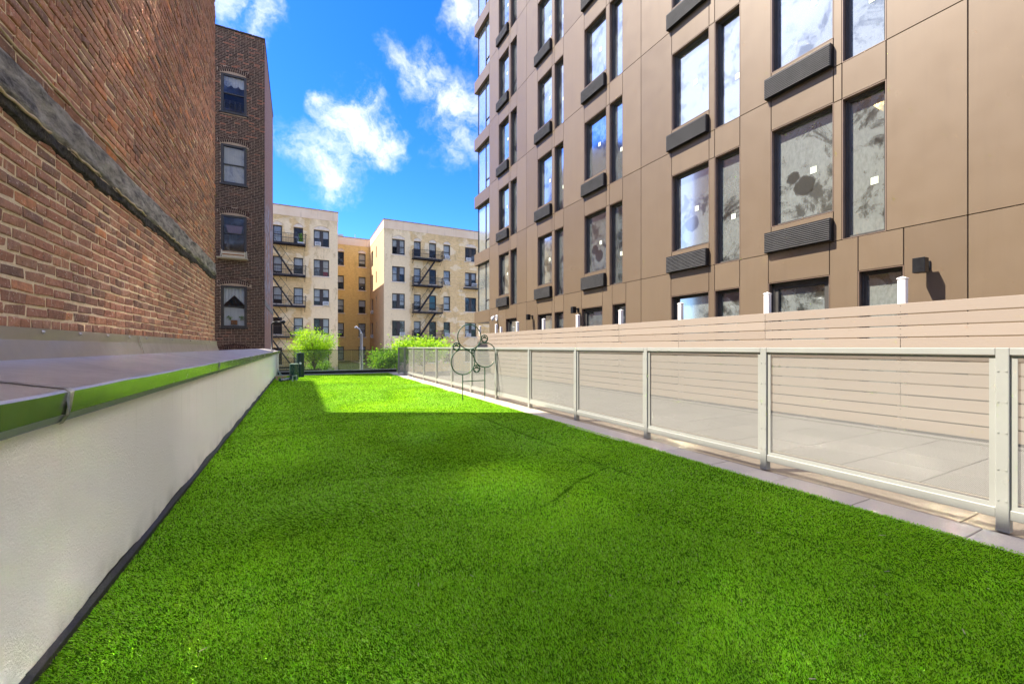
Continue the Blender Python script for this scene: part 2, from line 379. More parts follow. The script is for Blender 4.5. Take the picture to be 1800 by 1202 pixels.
# ---------------------------------------------------------------- mesh helpers
class M:
    def __init__(s): s.v = []; s.f = []; s.r = []
    def quad(s, a, b, c, d, r=0.):
        i = len(s.v); s.v += [a, b, c, d]; s.f.append((i, i+1, i+2, i+3)); s.r += [r]*4
    def poly(s, pts, r=0.):
        i = len(s.v); s.v += list(pts); s.f.append(tuple(range(i, i+len(pts)))); s.r += [r]*len(pts)
    def box(s, x0, x1, y0, y1, z0, z1, b=0., r=0.):
        if x1 < x0: x0, x1 = x1, x0
        if y1 < y0: y0, y1 = y1, y0
        if z1 < z0: z0, z1 = z1, z0
        i = len(s.v)
        if b <= 0:
            s.v += [(x, y, z) for x in (x0, x1) for y in (y0, y1) for z in (z0, z1)]
            s.f += [tuple(i+k for k in q) for q in ((0, 1, 3, 2), (4, 6, 7, 5), (0, 4, 5, 1), (2, 3, 7, 6), (0, 2, 6, 4), (1, 5, 7, 3))]
            s.r += [r]*8; return
        X = (x0, x1); Y = (y0, y1); Z = (z0, z1); idx = {}
        for a in (0, 1):
            for c in (0, 1):
                for d in (0, 1):
                    for ax in range(3):
                        p = [X[a], Y[c], Z[d]]; sg = (1 if a == 0 else -1, 1 if c == 0 else -1, 1 if d == 0 else -1)
                        for k in range(3):
                            if k != ax: p[k] += sg[k]*b
                        idx[(a, c, d, ax)] = len(s.v); s.v.append(tuple(p)); s.r.append(r)
        for ax in range(3):
            o = [k for k in range(3) if k != ax]
            for e in (0, 1):
                q = []
                for (m_, n_) in ((0, 0), (1, 0), (1, 1), (0, 1)):
                    t = [0, 0, 0]; t[ax] = e; t[o[0]] = m_; t[o[1]] = n_; q.append(idx[(*t, ax)])
                s.f.append(tuple(q))
        for ax in range(3):       # edges parallel to ax
            o = [k for k in range(3) if k != ax]
            for m_ in (0, 1):
                for n_ in (0, 1):
                    t0 = [0, 0, 0]; t1 = [0, 0, 0]; t0[o[0]] = t1[o[0]] = m_; t0[o[1]] = t1[o[1]] = n_; t1[ax] = 1
                    s.f.append((idx[(*t0, o[0])], idx[(*t1, o[0])], idx[(*t1, o[1])], idx[(*t0, o[1])]))
        for a in (0, 1):
            for c in (0, 1):
                for d in (0, 1): s.f.append((idx[(a, c, d, 0)], idx[(a, c, d, 1)], idx[(a, c, d, 2)]))
    def tube(s, pts, rad, n=8, cap=True, closed=False, r=0.):
        pts = [Vector(p) for p in pts]; k = len(pts); rings = []
        for j, p in enumerate(pts):
            if closed: t = (pts[(j+1) % k]-pts[j-1]).normalized()
            else: t = (pts[min(j+1, k-1)]-pts[max(j-1, 0)]).normalized()
            up = Vector((0, 0, 1)) if abs(t.z) < .9 else Vector((0, 1, 0))
            if closed: up = Vector((0, 1, 0)) if abs(t.y) < .9 else Vector((0, 0, 1))
            a = t.cross(up).normalized(); b = t.cross(a)
            rr = rad[j] if hasattr(rad, '__len__') else rad
            i = len(s.v); rings.append(i)
            for q in range(n):
                an = 2*math.pi*q/n; w = p+a*(rr*math.cos(an))+b*(rr*math.sin(an)); s.v.append(tuple(w)); s.r.append(r)
        for j in range(k if closed else k-1):
            A, B = rings[j], rings[(j+1) % k]
            for q in range(n): s.f.append((A+q, A+(q+1) % n, B+(q+1) % n, B+q))
        if cap and not closed:
            s.f.append(tuple(rings[0]+q for q in range(n))); s.f.append(tuple(rings[-1]+q for q in reversed(range(n))))
    def lathe(s, c, prof, n=32):
        rings = []
        for (rr, z) in prof:
            rings.append(len(s.v))
            for q in range(n): an = 2*math.pi*q/n; s.v.append((c[0]+rr*math.cos(an), c[1]+rr*math.sin(an), c[2]+z)); s.r.append(0)
        for j in range(len(prof)-1):
            A, B = rings[j], rings[j+1]
            for q in range(n): s.f.append((A+q, A+(q+1) % n, B+(q+1) % n, B+q))
        s.f.append(tuple(rings[0]+q for q in range(n))); s.f.append(tuple(rings[-1]+q for q in range(n)))
    def mesh(s, name, origin=(0, 0, 0), rnd=False):
        me = bpy.data.meshes.new(name); o = origin
        me.from_pydata([(a-o[0], b-o[1], c-o[2]) for a, b, c in s.v], [], s.f)
        if rnd:
            at = me.attributes.new('rnd', 'FLOAT', 'POINT'); at.data.foreach_set('value', s.r)
        return me
def link(name, me, mt, parent=None, loc=(0, 0, 0), **props):
    o = bpy.data.objects.new(name, me); COL.objects.link(o)
    if mt and me and not me.materials: me.materials.append(MATS[mt])
    if parent is not None:
        o.parent = parent; pl = W0[parent.name]; o.location = (loc[0]-pl[0], loc[1]-pl[1], loc[2]-pl[2])
    else: o.location = loc
    W0[o.name] = loc
    for k, v in props.items(): o[k] = v
    return o
W0 = {}
def obj(name, m, mt, parent=None, origin=None, rnd=False, smooth=False, **props):
    if origin is None: origin = W0[parent.name] if parent is not None else (0, 0, 0)
    me = m.mesh(name, origin, rnd)
    if smooth: me.shade_smooth()
    return link(name, me, mt, parent, origin, **props)
def thing(name, loc, label, category, group=None):
    o = bpy.data.objects.new(name, None); COL.objects.link(o); o.location = loc; o.empty_display_size = .2; W0[o.name] = loc
    o['label'] = label; o['category'] = category
    if group: o['group'] = group
    return o
def holes_wall(m, P, a0, a1, b0, b1, holes, depth, rv=None):
    """wall sheet with openings in plane P(a,b,d); reveals go 'depth' deep (into rv mesh or m)"""
    A = sorted({a0, a1, *[h[0] for h in holes], *[h[1] for h in holes]}); B = sorted({b0, b1, *[h[2] for h in holes], *[h[3] for h in holes]})
    A = [a for a in A if a0 <= a <= a1]; B = [b for b in B if b0 <= b <= b1]
    for i in range(len(A)-1):
        run = None
        for j in range(len(B)-1):
            ca = (A[i]+A[i+1])/2; cb_ = (B[j]+B[j+1])/2
            if not any(h[0] < ca < h[1] and h[2] < cb_ < h[3] for h in holes):
                m.quad(P(A[i], B[j], 0), P(A[i+1], B[j], 0), P(A[i+1], B[j+1], 0), P(A[i], B[j+1], 0))
    k = rv or m
    for (x0, x1, z0, z1) in [h[:4] for h in holes]:
        for (p, q) in (((x0, z0), (x1, z0)), ((x1, z0), (x1, z1)), ((x1, z1), (x0, z1)), ((x0, z1), (x0, z0))):
            k.quad(P(*p, 0), P(*q, 0), P(*q, depth), P(*p, depth))

# ================================================================ SETTING
GZ = -4.5; DZ = -1.2
m = M(); m.box(-400, 400, -400, 600, GZ-1, GZ); obj('street_ground', m, 'street_asphalt', kind='structure', origin=(0, 0, GZ))
m = M(); m.box(-.86, 8.7, -9, 20.3, GZ+.01, DZ-.045); floor = obj('terrace_floor', m, 'podium', kind='structure', origin=(0, 0, DZ))
m = M(); m.box(-60, 60, 38.5, 46.6, GZ+.01, GZ+.14); obj('far_bounce_sidewalk', m, 'podium', kind='structure', origin=(0, 42, GZ))  # pale sidewalk added to bounce sunlight up onto the beige building
m = M(); m.box(-60, 60, 20.4, 26.5, GZ+.01, GZ+.14); obj('near_bounce_sidewalk', m, 'podium', kind='structure', origin=(0, 23, GZ))  # second sidewalk slab, added for the same bounce light
# pavers: strip beside the turf, beige border under the railing, grey deck beyond
def paver_mesh(nm, w, l, h=.04, b=.004):
    q = M(); q.box(-w/2, w/2, -l/2, l/2, -h, 0, b); return q.mesh(nm)
pm = paver_mesh('paver', .604, .604); pm.materials.append(MATS['paver_grey'])
pms = paver_mesh('paver', .388, .604); pms.materials.append(MATS['paver_strip'])
PY = [1.02+.61*k for k in range(-5, 31)]
for y in PY:
    o = link('paver', pms, None, floor, (3.846, y+.305, DZ+random.uniform(-.002, .002))); o.rotation_euler.z = R(random.uniform(-.2, .2))
for i in range(4):
    for y in PY:
        o = link('paver', pm, None, floor, (5.255+.61*i, y+.305, DZ+random.uniform(-.002, .002))); o.rotation_euler.z = R(random.uniform(-.15, .15))
pmb = paver_mesh('border_slab', .895, 1.82, .05); pmb.materials.append(MATS['border_beige'])
for k in range(12): link('border_slab', pmb, None, floor, (4.498, -1.6+1.825*k, DZ-.012))
m = M(); m.box(7.385, 7.52, -3, 18.3, DZ-.01, DZ+.03, .006); obj('fence_kerb', m, 'paver_grey', floor)
# turf
m = M(); m.quad((-.86, -3, DZ+.001), (3.71, -3, DZ+.001), (3.71, 19.86, DZ+.001), (-.86, 19.86, DZ+.001)); obj('turf_base', m, 'turf_backing', kind='structure', origin=(0, 0, DZ))
def vnoise(x, y, sc, seed):
    r = np.random.default_rng(seed); T = r.random((64, 64)); x = x*sc; y = y*sc; xi = np.floor(x).astype(int); yi = np.floor(y).astype(int); fx = x-xi; fy = y-yi
    fx = fx*fx*(3-2*fx); fy = fy*fy*(3-2*fy); a = T[xi % 64, yi % 64]; b = T[(xi+1) % 64, yi % 64]; c = T[xi % 64, (yi+1) % 64]; d = T[(xi+1) % 64, (yi+1) % 64]
    return (a*(1-fx)+b*fx)*(1-fy)+(c*(1-fx)+d*fx)*fy
def segdist(x, y, pts):
    d = np.full(x.shape, 9.)
    for (a, b) in zip(pts[:-1], pts[1:]):
        ax, ay = a; bx, by = b; L = (bx-ax)**2+(by-ay)**2; t = np.clip(((x-ax)*(bx-ax)+(y-ay)*(by-ay))/L, 0, 1)
        d = np.minimum(d, np.hypot(x-ax-t*(bx-ax), y-ay-t*(by-ay)))
    return d
def turf():
    X = []; Y = []; Wd = []
    bands = [(0, 1.9), (1.9, 2.5), (2.5, 3.2), (3.2, 4.2), (4.2, 5.5), (5.5, 7.5), (7.5, 10), (10, 14), (14, 22)]
    area = (3.74+.84)*(19.86+2.)
    for (r0, r1) in bands:
        rm = max(1.5, (r0+r1)/2); w = max(.0026, .00145*rm); dens = min(85000, .50/(w*w))
        n = int(area*dens); x = rng.uniform(-.84, 3.745, n); y = rng.uniform(-2., 19.86, n)
        d = np.sqrt(x*x+y*y+1.44); k = (d >= r0) & (d < r1)
        k &= ~((y < 0) & (rng.random(n) > .08)); k &= ~((y < .35) & (rng.random(n) > .3))
        if r0 < 3: k &= (y > .25) | (rng.random(n) < .1)
        X.append(x[k]); Y.append(y[k]); Wd.append(np.full(k.sum(), w))
    x = np.concatenate(X); y = np.concatenate(Y); w = np.concatenate(Wd); n = len(x)
    x = x+np.where(x > 3.70, -.02*vnoise(x*0, y, 9, 5), 0)
    s1 = segdist(x, y, [(-.84, 6.98), (.4, 7.1), (1.2, 7.33), (2.1, 7.42), (3.0, 7.6), (3.75, 7.62)]); s2 = segdist(x, y, [(2.72, 7.6), (2.78, 6.2), (2.74, 5.1), (2.79, 4.1), (2.75, 3.3)]); s3 = segdist(x, y, [(2.75, 3.25), (2.2, 3.02), (1.8, 2.74), (1.35, 2.55)]); s4 = segdist(x, y, [(2.75, 3.3), (2.8, 1.0)])
    sd_ = np.minimum(np.minimum(s1, s2*1.3), np.minimum(s3*1.6, s4*1.9))*(.85+.6*vnoise(x, y, 1.3, 41)); groove = .55*np.exp(-(sd_/.032)**2)*(.4+.9*vnoise(x, y, .9, 42))
    big = vnoise(x, y, .9, 1); mid = vnoise(x, y, 3.1, 2); sm = vnoise(x, y, 9, 3)
    holes_ = (vnoise(x, y, 55, 51) > .80)
    h = (.0122+.003*(mid-.5))*rng.uniform(.6, 1.15, n)*(1-.62*groove)*np.where(holes_, .35, 1)
    ang = rng.uniform(0, 2*np.pi, n)
    la = 2*np.pi*(vnoise(x, y, .7, 11)*1.2)
    lean = (.1+1.4*big**2)*h; wild = rng.uniform(0, 1.0, n)*h*1.15; wa = rng.uniform(0, 2*np.pi, n)
    tx = x+lean*np.cos(la)+wild*np.cos(wa); ty = y+lean*np.sin(la)+wild*np.sin(wa)
    z0 = DZ+.002+.006*(sm-.5)-.008*groove
    cx = np.cos(ang)*w/2; cy = np.sin(ang)*w/2
    V = np.empty((n, 3, 3), np.float32)
    V[:, 0] = np.stack([x-cx, y-cy, z0], 1); V[:, 1] = np.stack([x+cx, y+cy, z0], 1); V[:, 2] = np.stack([tx, ty, z0+h], 1)
    me = bpy.data.meshes.new('artificial_turf'); me.vertices.add(3*n); me.vertices.foreach_set('co', V.ravel())
    me.loops.add(3*n); me.loops.foreach_set('vertex_index', np.arange(3*n, dtype=np.int32)); me.polygons.add(n)
    me.polygons.foreach_set('loop_start', np.arange(0, 3*n, 3, dtype=np.int32)); me.polygons.foreach_set('loop_total', np.full(n, 3, np.int32))
    me.update(); at = me.attributes.new('rnd', 'FLOAT', 'POINT'); at.data.foreach_set('value', np.repeat(rng.random(n).astype(np.float32), 3))
    print('turf blades', n)
    print('TRIS turf', n); link('artificial_turf', me, 'turf_fibre', None, (0, 0, 0), kind='stuff')
turf()
# dry bits lying on the turf
m = M()
for i in range(240):
    x = random.uniform(-.7, 3.7); y = abs(random.gauss(0, 4.2))+.6
    if y > 19: continue
    a = random.uniform(0, 6.3); l = random.choice((.0025, .003, .004, .005, .014))*random.uniform(.7, 1.3); w = .002*random.uniform(.6, 1.3); z = DZ+.0145
    ca, sa = math.cos(a), math.sin(a)
    m.quad((x-ca*l-sa*w, y-sa*l+ca*w, z), (x+ca*l-sa*w, y+sa*l+ca*w, z+.003), (x+ca*l+sa*w, y+sa*l-ca*w, z+.002), (x-ca*l+sa*w, y-sa*l-ca*w, z-.002))
obj('leaf_litter', m, 'litter', kind='stuff')

# ================================================================ LEFT PARAPET WALL
pw = thing('parapet_wall', (-.9, 8, DZ), 'long low cream stucco wall with grey sloping metal coping beside the turf', 'wall')
PX = lambda y: .003*y     # the wall runs out by a hair
def skew(m_):
    m_.v = [(a+PX(b), b, c) for a, b, c in m_.v]; return m_
YE = 22.0
m = M(); m.box(-1.30, -.86, -4, YE, DZ-.02, -.275); obj('stucco_body', skew(m), 'stucco', pw)
m = M(); m.box(-.87, -.838, -4, 19.95, DZ, DZ+.035, .004)
obj('base_membrane', skew(m), 'membrane_black', pw)
m = M(); N = 300
for i in range(N):
    y0 = -1+21*i/N; y1 = y0+21/N; h0 = .075+.012*math.sin(i*.37)+random.uniform(-.004, .004); h1 = .075+.012*math.sin((i+1)*.37)+random.uniform(-.003, .003)
    m.quad((-.856, y0, DZ+.03), (-.856, y1, DZ+.03), (-.858, y1, DZ+h1-.02), (-.858, y0, DZ+h0-.02)); m.quad((-.838, y0, DZ+.035), (-.838, y1, DZ+.035), (-.856, y1, DZ+.05+.3*(h1-.07)), (-.856, y0, DZ+.05+.3*(h0-.07)))
obj('membrane_edge', skew(m), 'membrane_black', pw)
seams = [-4, -1.16, 2.22, 5.6, 9.0, 12.4, 15.8, 19.2, YE]
for a, b in zip(seams[:-1], seams[1:]):
    m = M(); mt_ = M(); a += .004; b -= .004
    prof = [(-1.345, -.060), (-.803, -.163), (-.793, -.172), (-.806, -.258), (-.826, -.288), (-.856, -.290)]
    ns = 18
    for k in range(ns):
        ya = a+(b-a)*k/ns; yb = a+(b-a)*(k+1)/ns
        for j, (p, q) in enumerate(zip(prof[:-1], prof[1:])):
            def wv(pp, y): return (pp[0], y, pp[1]+(.0016*math.sin(y*5.1)+.0012*math.sin(y*11+2) if pp[0] > -1.2 and pp[1] > -.2 else 0))
            if 1 < j < 3: m.quad(wv(p, ya), wv(q, ya), wv(q, yb), wv(p, yb))
            if j < 2: mt_.quad(wv(p, ya), wv(q, ya), wv(q, yb), wv(p, yb))
    o = obj('coping_edge', skew(m), 'coping_grey', pw); obj('coping_panel', skew(mt_), 'coping_top', pw)
    m = M()
    m.quad((-.8055, a, -.2575), (-.826, a, -.289), (-.826, b, -.289), (-.8055, b, -.2575)); m.quad((-.822, a, -.289), (-.858, a, -.291), (-.858, b, -.291), (-.822, b, -.289))
    obj('drip_edge', skew(m), 'drip_edge', pw)
for y in seams[1:-1]:
    m = M(); w = .018
    pr2 = [(-1.345, -.055), (-.803, -.157), (-.787, -.172), (-.800, -.262), (-.820, -.296)]
    for p, q in zip(pr2[:-1], pr2[1:]): m.quad((p[0], y-w, p[1]), (q[0], y-w, q[1]), (q[0], y+w, q[1]), (p[0], y+w, p[1]))
    m.quad((-.803, y-w, -.157), (-.803, y-w, -.17), (-.789, y-w, -.262), (-.787, y-w, -.172))
    obj('seam_cover', skew(m), 'seam_tape', pw)
fs = [-4, 1.95, 5.08, 8.2, 9.33]
for a, b in zip(fs[:-1], fs[1:]):
    m = M(); ns = 14
    for k in range(ns):
        ya = a+.003+(b-a-.006)*k/ns; yb = a+.003+(b-a-.006)*(k+1)/ns
        f_ = lambda y: .0025*math.sin(y*6.6)
        m.quad((-1.300, ya, -.068), (-1.300, yb, -.068), (-1.332+f_(yb), yb, .04), (-1.332+f_(ya), ya, .04)); m.quad((-1.332+f_(ya), ya, .04), (-1.332+f_(yb), yb, .04), (-1.338, yb, .108), (-1.338, ya, .108))
        m.quad((-1.338, ya, .108), (-1.338, yb, .108), (-1.352, yb, .110), (-1.352, ya, .110))
    obj('flashing_panel', m, 'flashing_grey', pw)
for y in fs[1:-1]:
    m = M(); m.quad((-1.294, y-.012, -.06), (-1.294, y+.012, -.06), (-1.333, y+.012, .112), (-1.333, y-.012, .112)); obj('seam_cover', m, 'seam_tape', pw)
sm = M(); sm.lathe((0, 0, 0), [(.012, 0), (.012, .002), (.007, .003), (.007, .008), (.003, .010)], 10); smm = sm.mesh('screw'); smm.shade_smooth(); smm.materials.append(MATS['steel'])
for k in range(16):
    y = 2.5+.468*k
    if y < 9.3:
        o = link('screw', smm, None, pw, (-1.334, y, .088)); o.rotation_euler = (0, R(80), 0)

# ================================================================ LEFT BRICK BUILDING
ROOF1 = 7.09
lb = thing('brick_building', (-6.7, 2, GZ), 'weathered red brick side wall with a grey cement band rising from the stucco wall', 'building')
m = M(); m.box(-12, -1.3645, -8, 9.292, GZ, ROOF1-.03); obj('mortar_wall', m, 'mortar', lb)
m = M(); m.box(-12.05, -1.30, -8.05, 9.34, ROOF1-.03, ROOF1+.06, .01); obj('roof_edge', m, 'stone_trim', lb)
CH = .0685; JT = .0135
def brick_geo(m_, l, h, x=0, y=0, z=0, r=0., jit=.0022, d=.016, c=.0035, ax='x'):
    J = lambda: random.uniform(-jit, jit)
    back = [(0, 0), (l, 0), (l, h), (0, h)]; mid = [(a+J(), b+J()) for a, b in back]
    sg = [(1, 1), (-1, 1), (-1, -1), (1, -1)]
    fr = [(a+s_[0]*(c+abs(J())), b+s_[1]*(c+abs(J()))) for (a, b), s_ in zip(mid, sg)]
    dd = [d+J()*.9 for _ in range(4)]
    def P(a, b, dp):
        return (x+dp, y+a, z+b) if ax == 'x' else (x+a, y-dp, z+b)
    i = len(m_.v); m_.v += [P(a, b, 0) for a, b in back]+[P(a, b, q-c) for (a, b), q in zip(mid, dd)]+[P(a, b, q) for (a, b), q in zip(fr, dd)]
    m_.r += [r]*12
    for k in range(4):
        n_ = (k+1) % 4; m_.f.append((i+k, i+n_, i+4+n_, i+4+k)); m_.f.append((i+4+k, i+4+n_, i+8+n_, i+8+k))
    m_.f.append((i+8, i+9, i+10, i+11))
SV = []; HV = []
for k in range(14):
    q = M(); brick_geo(q, .200, CH-JT, 0, -.1, 0, jit=.0048); me = q.mesh('brick'); me.materials.append(MATS['brick_single']); SV.append(me)
for k in range(10):
    q = M(); brick_geo(q, .096, CH-JT, 0, -.048, 0, jit=.0045); me = q.mesh('brick'); me.materials.append(MATS['brick_single']); HV.append(me)
bricks = []
row = 0; z = -.10
ZB0, ZB1 = 1.22, 1.555
while z < ROOF1-.1:
    header = (row % 6 == 3); y = -1.5+(.105 if row % 2 else 0)+random.uniform(-.02, .02)
    while y < 9.28:
        hd = header or random.random() < .10
        l = (.096 if hd else .200)+random.uniform(-.004, .004)
        if y+l > 9.292: l = max(.04, 9.29-y)
        if not (ZB0+.02 < z+CH/2 < ZB1-.03) and z > -.11: bricks.append((y, z+random.uniform(-.0015, .0015), l, hd))
        y += l+JT+random.uniform(-.004, .006)
    z += CH; row += 1
camR = Matrix.Rotation(math.atan(376/730), 3, 'Z')
def scr(p):
    q = camR @ Vector(p); return (900+730*q.x/q.y, 610-730*q.z/q.y) if q.y > .05 else (-999, -999)
def size(b):
    y, z, l, hd = b; u0, v0 = scr((-1.35, y, z)); u1, v1 = scr((-1.35, y+l, z+CH))
    if u0 < -25 or v1 < -60 or z+CH < .095 or u0 == -999: return -1
    return abs(u1-u0)*abs(730*CH/(camR @ Vector((-1.35, y+l/2, z))).y)
bricks.sort(key=size, reverse=True)
mm = M()
for i, (y, z, l, hd) in enumerate(bricks):
    proud = random.uniform(-.003, .003)+(random.uniform(-.001, .007) if z > ZB1 else 0)
    if i < 296 and abs(l-(.096 if hd else .2)) < .01:
        me = random.choice(HV if hd else SV)
        o = link('brick', me, None, lb, (-1.374+proud, y+l/2, z)); o.rotation_euler = (R(random.uniform(-.6, .6)), 0, R(random.uniform(-.5, .5)))
        o.scale.y = l/(.096 if hd else .2)
    else: brick_geo(mm, l, CH-JT, -1.374+proud, y, z, random.random(), jit=.0046)
obj('brickwork', mm, 'brick_mass', lb, rnd=True, kind='stuff')
# cement band, tar below it, foam bead
def rough_strip(z0, z1, x0, amp, seed, ny=330, nz=12, e0=.01, e1=.01, y0=-.5, y1=9.29):
    q = M(); ys = np.linspace(y0, y1, ny); zs = np.linspace(0, 1, nz)
    YY, ZZ = np.meshgrid(ys, zs, indexing='ij')
    lo = z0+e0*(vnoise(ys, ys*0, 3, seed)-.5)*2+e0*(vnoise(ys, ys*0, 14, seed+3)-.5); hi = z1+e1*(vnoise(ys, ys*0, 2.2, seed+1)-.5)*2+e1*(vnoise(ys, ys*0, 12, seed+4)-.5)
    Z = lo[:, None]+(hi-lo)[:, None]*ZZ
    D_ = amp*(vnoise(YY, Z*2, 4, seed+7)+.6*vnoise(YY, Z*2, 11, seed+8)+.35*vnoise(YY, Z*2, 27, seed+9)-.6)
    D_[:, 0] = -.02; D_[:, -1] = -.02
    base = len(q.v)
    for i in range(ny):
        for j in range(nz): q.v.append((x0+float(D_[i, j]), float(YY[i, j]), float(Z[i, j]))); q.r.append(0)
    for i in range(ny-1):
        for j in range(nz-1): a = base+i*nz+j; q.f.append((a, a+1, a+nz+1, a+nz))
    return q
obj('cement_band', rough_strip(1.305, 1.545, -1.348, .017, 21, e0=.016, e1=.016), 'parge_cement', lb, smooth=True)
obj('tar_strip', rough_strip(1.215, 1.312, -1.352, .018, 31, e0=.028, e1=.008, nz=7), 'tar', lb, smooth=True)
for (a, b) in ((1.0, 3.52), (3.75, 4.25), (4.5, 5.3), (5.7, 6.9)):
    q = M(); n = int((b-a)/.04); q.tube([(-1.335+.004*math.sin(k*.9), a+(b-a)*k/n, 1.298+.006*math.sin(k*1.3)) for k in range(n+1)], [.007+.004*random.random() for _ in range(n+1)], 6); obj('foam_bead', q, 'foam_bead', lb, smooth=True)
q = M(); n = 90; q.tube([(-1.335, 2.6+2.4*k/n, 1.60+.006*math.sin(k*.5)) for k in range(n+1)], [.006+.003*random.random() for _ in range(n+1)], 6); obj('mortar_smear', q, 'foam_bead', lb, smooth=True)

# ================================================================ FAR BRICK TENEMENT (windows above the coping end)
TY = 21.9; TH = 13.93
tb = thing('brick_tenement', (-5.3, 25, GZ), 'dark brick tenement end with four stacked sash windows above the coping', 'building')
wins = [(-3.0, -2.04, 10.30, 12.0), (-3.0, -2.04, 7.16, 8.90), (-3.0, -2.04, 3.93, 5.80), (-3.0, -2.03, .86, 2.70)]
m = M(); PT = lambda a, b, d: (a, TY+.016+d, b)
holes_wall(m, PT, -4.6, -1.362, GZ, TH, wins, .20)
obj('mortar_face', m, 'mortar_dark', tb)
def arch_z(w, x):       # segmental arch crown
    c = (w[0]+w[1])/2; h = (w[1]-w[0])/2; return w[3]+.11*(1-((x-c)/(h+.06))**2)
mm = M(); row = 0; z = -1.3
while z < TH-.02:
    x = -4.4+(.105 if row % 2 else 0)
    while x < -1.36:
        hd = random.random() < .16; l = .097 if hd else .2
        if x+l > -1.352: l = -1.352-x
        bl = False
        for w in wins:
            if w[0]-.07 < x+l/2 < w[1]+.07 and w[3]-.03 < z+CH/2 < arch_z(w, x+l/2)+.225: bl = 2
        parts_ = [] if bl == 2 else [(x, x+l)]
        for w in wins:
            if w[2]-.06 < z+CH*.6 < w[3]+.01:
                nw = []
                for (p, q) in parts_:
                    if q <= w[0] or p >= w[1]: nw.append((p, q)); continue
                    if p < w[0]-.02: nw.append((p, w[0]-.002))
                    if q > w[1]+.02: nw.append((w[1]+.002, q))
                parts_ = nw
        for (p, q) in parts_:
            if q-p > .02: brick_geo(mm, q-p, CH-.018, p, TY+.016, z, random.random()*(1. if z > 9.2 else .89), ax='y', d=.009)
        x += l+.012
    z += CH; row += 1
for w in wins+[(-3.0, -2.03, -1.0, -.18)]:
    c = (w[0]+w[1])/2; nb = 15
    for ring in (0, 1):
        for k in range(nb+ring):
            x = w[0]-.09+(w[1]-w[0]+.18)*(k+.5)/(nb+ring); s_ = (x-c)/(w[1]-w[0]); zb = arch_z(w, x)+ring*.112; tilt = s_*.45
            l = .056; hh = .098
            pts = [(-l/2, 0), (l/2, 0), (l/2, hh), (-l/2, hh)]; pts = [(x+a*math.cos(tilt)+b*math.sin(tilt), zb-a*math.sin(tilt)+b*math.cos(tilt)) for a, b in pts]
            i = len(mm.v); rr = random.random()*.88
            mm.v += [(a, TY+.016, b) for a, b in pts]+[(a, TY+.004, b) for a, b in pts]; mm.r += [rr]*8
            for q in range(4): n_ = (q+1) % 4; mm.f.append((i+q, i+n_, i+4+n_, i+4+q))
            mm.f.append((i+4, i+5, i+6, i+7))
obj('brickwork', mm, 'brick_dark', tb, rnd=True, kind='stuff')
m = M(); m.quad((-1.355, TY+.012, GZ), (-1.355, 29, GZ), (-1.355, 29, TH), (-1.355, TY+.012, TH)); m.quad((-4.6, 29, GZ), (-1.355, 29, GZ), (-1.355, 29, TH), (-4.6, 29, TH)); m.quad((-4.6, TY+.012, GZ), (-4.6, 29, GZ), (-4.6, 29, TH), (-4.6, TY+.012, TH)); obj('side_wall', m, 'tenement_side_brick', tb)
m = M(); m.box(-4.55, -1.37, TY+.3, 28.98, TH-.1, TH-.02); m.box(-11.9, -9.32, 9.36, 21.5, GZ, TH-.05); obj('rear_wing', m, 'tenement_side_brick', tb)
m = M(); m.box(-1.352, -1.33, TY+.02, 29, 1.9, 2.15, .004); obj('side_band', m, 'parge_cement', tb)
for k in range(14):
    m = M(); m.box(-1.56, -1.33, TY-.03+k*.512, TY-.03+(k+1)*.512-.012, TH-.005, TH+.05+random.uniform(0, .015), .01); obj('coping_tile', m, 'roof_tar', tb)
for k in range(7):
    m = M(); m.box(-4.74+.487*k, -4.74+.487*(k+1)-.01, TY-.035, TY+.2, TH-.003, TH+.052+random.uniform(0, .012), .01); obj('coping_tile', m, 'roof_tar', tb)
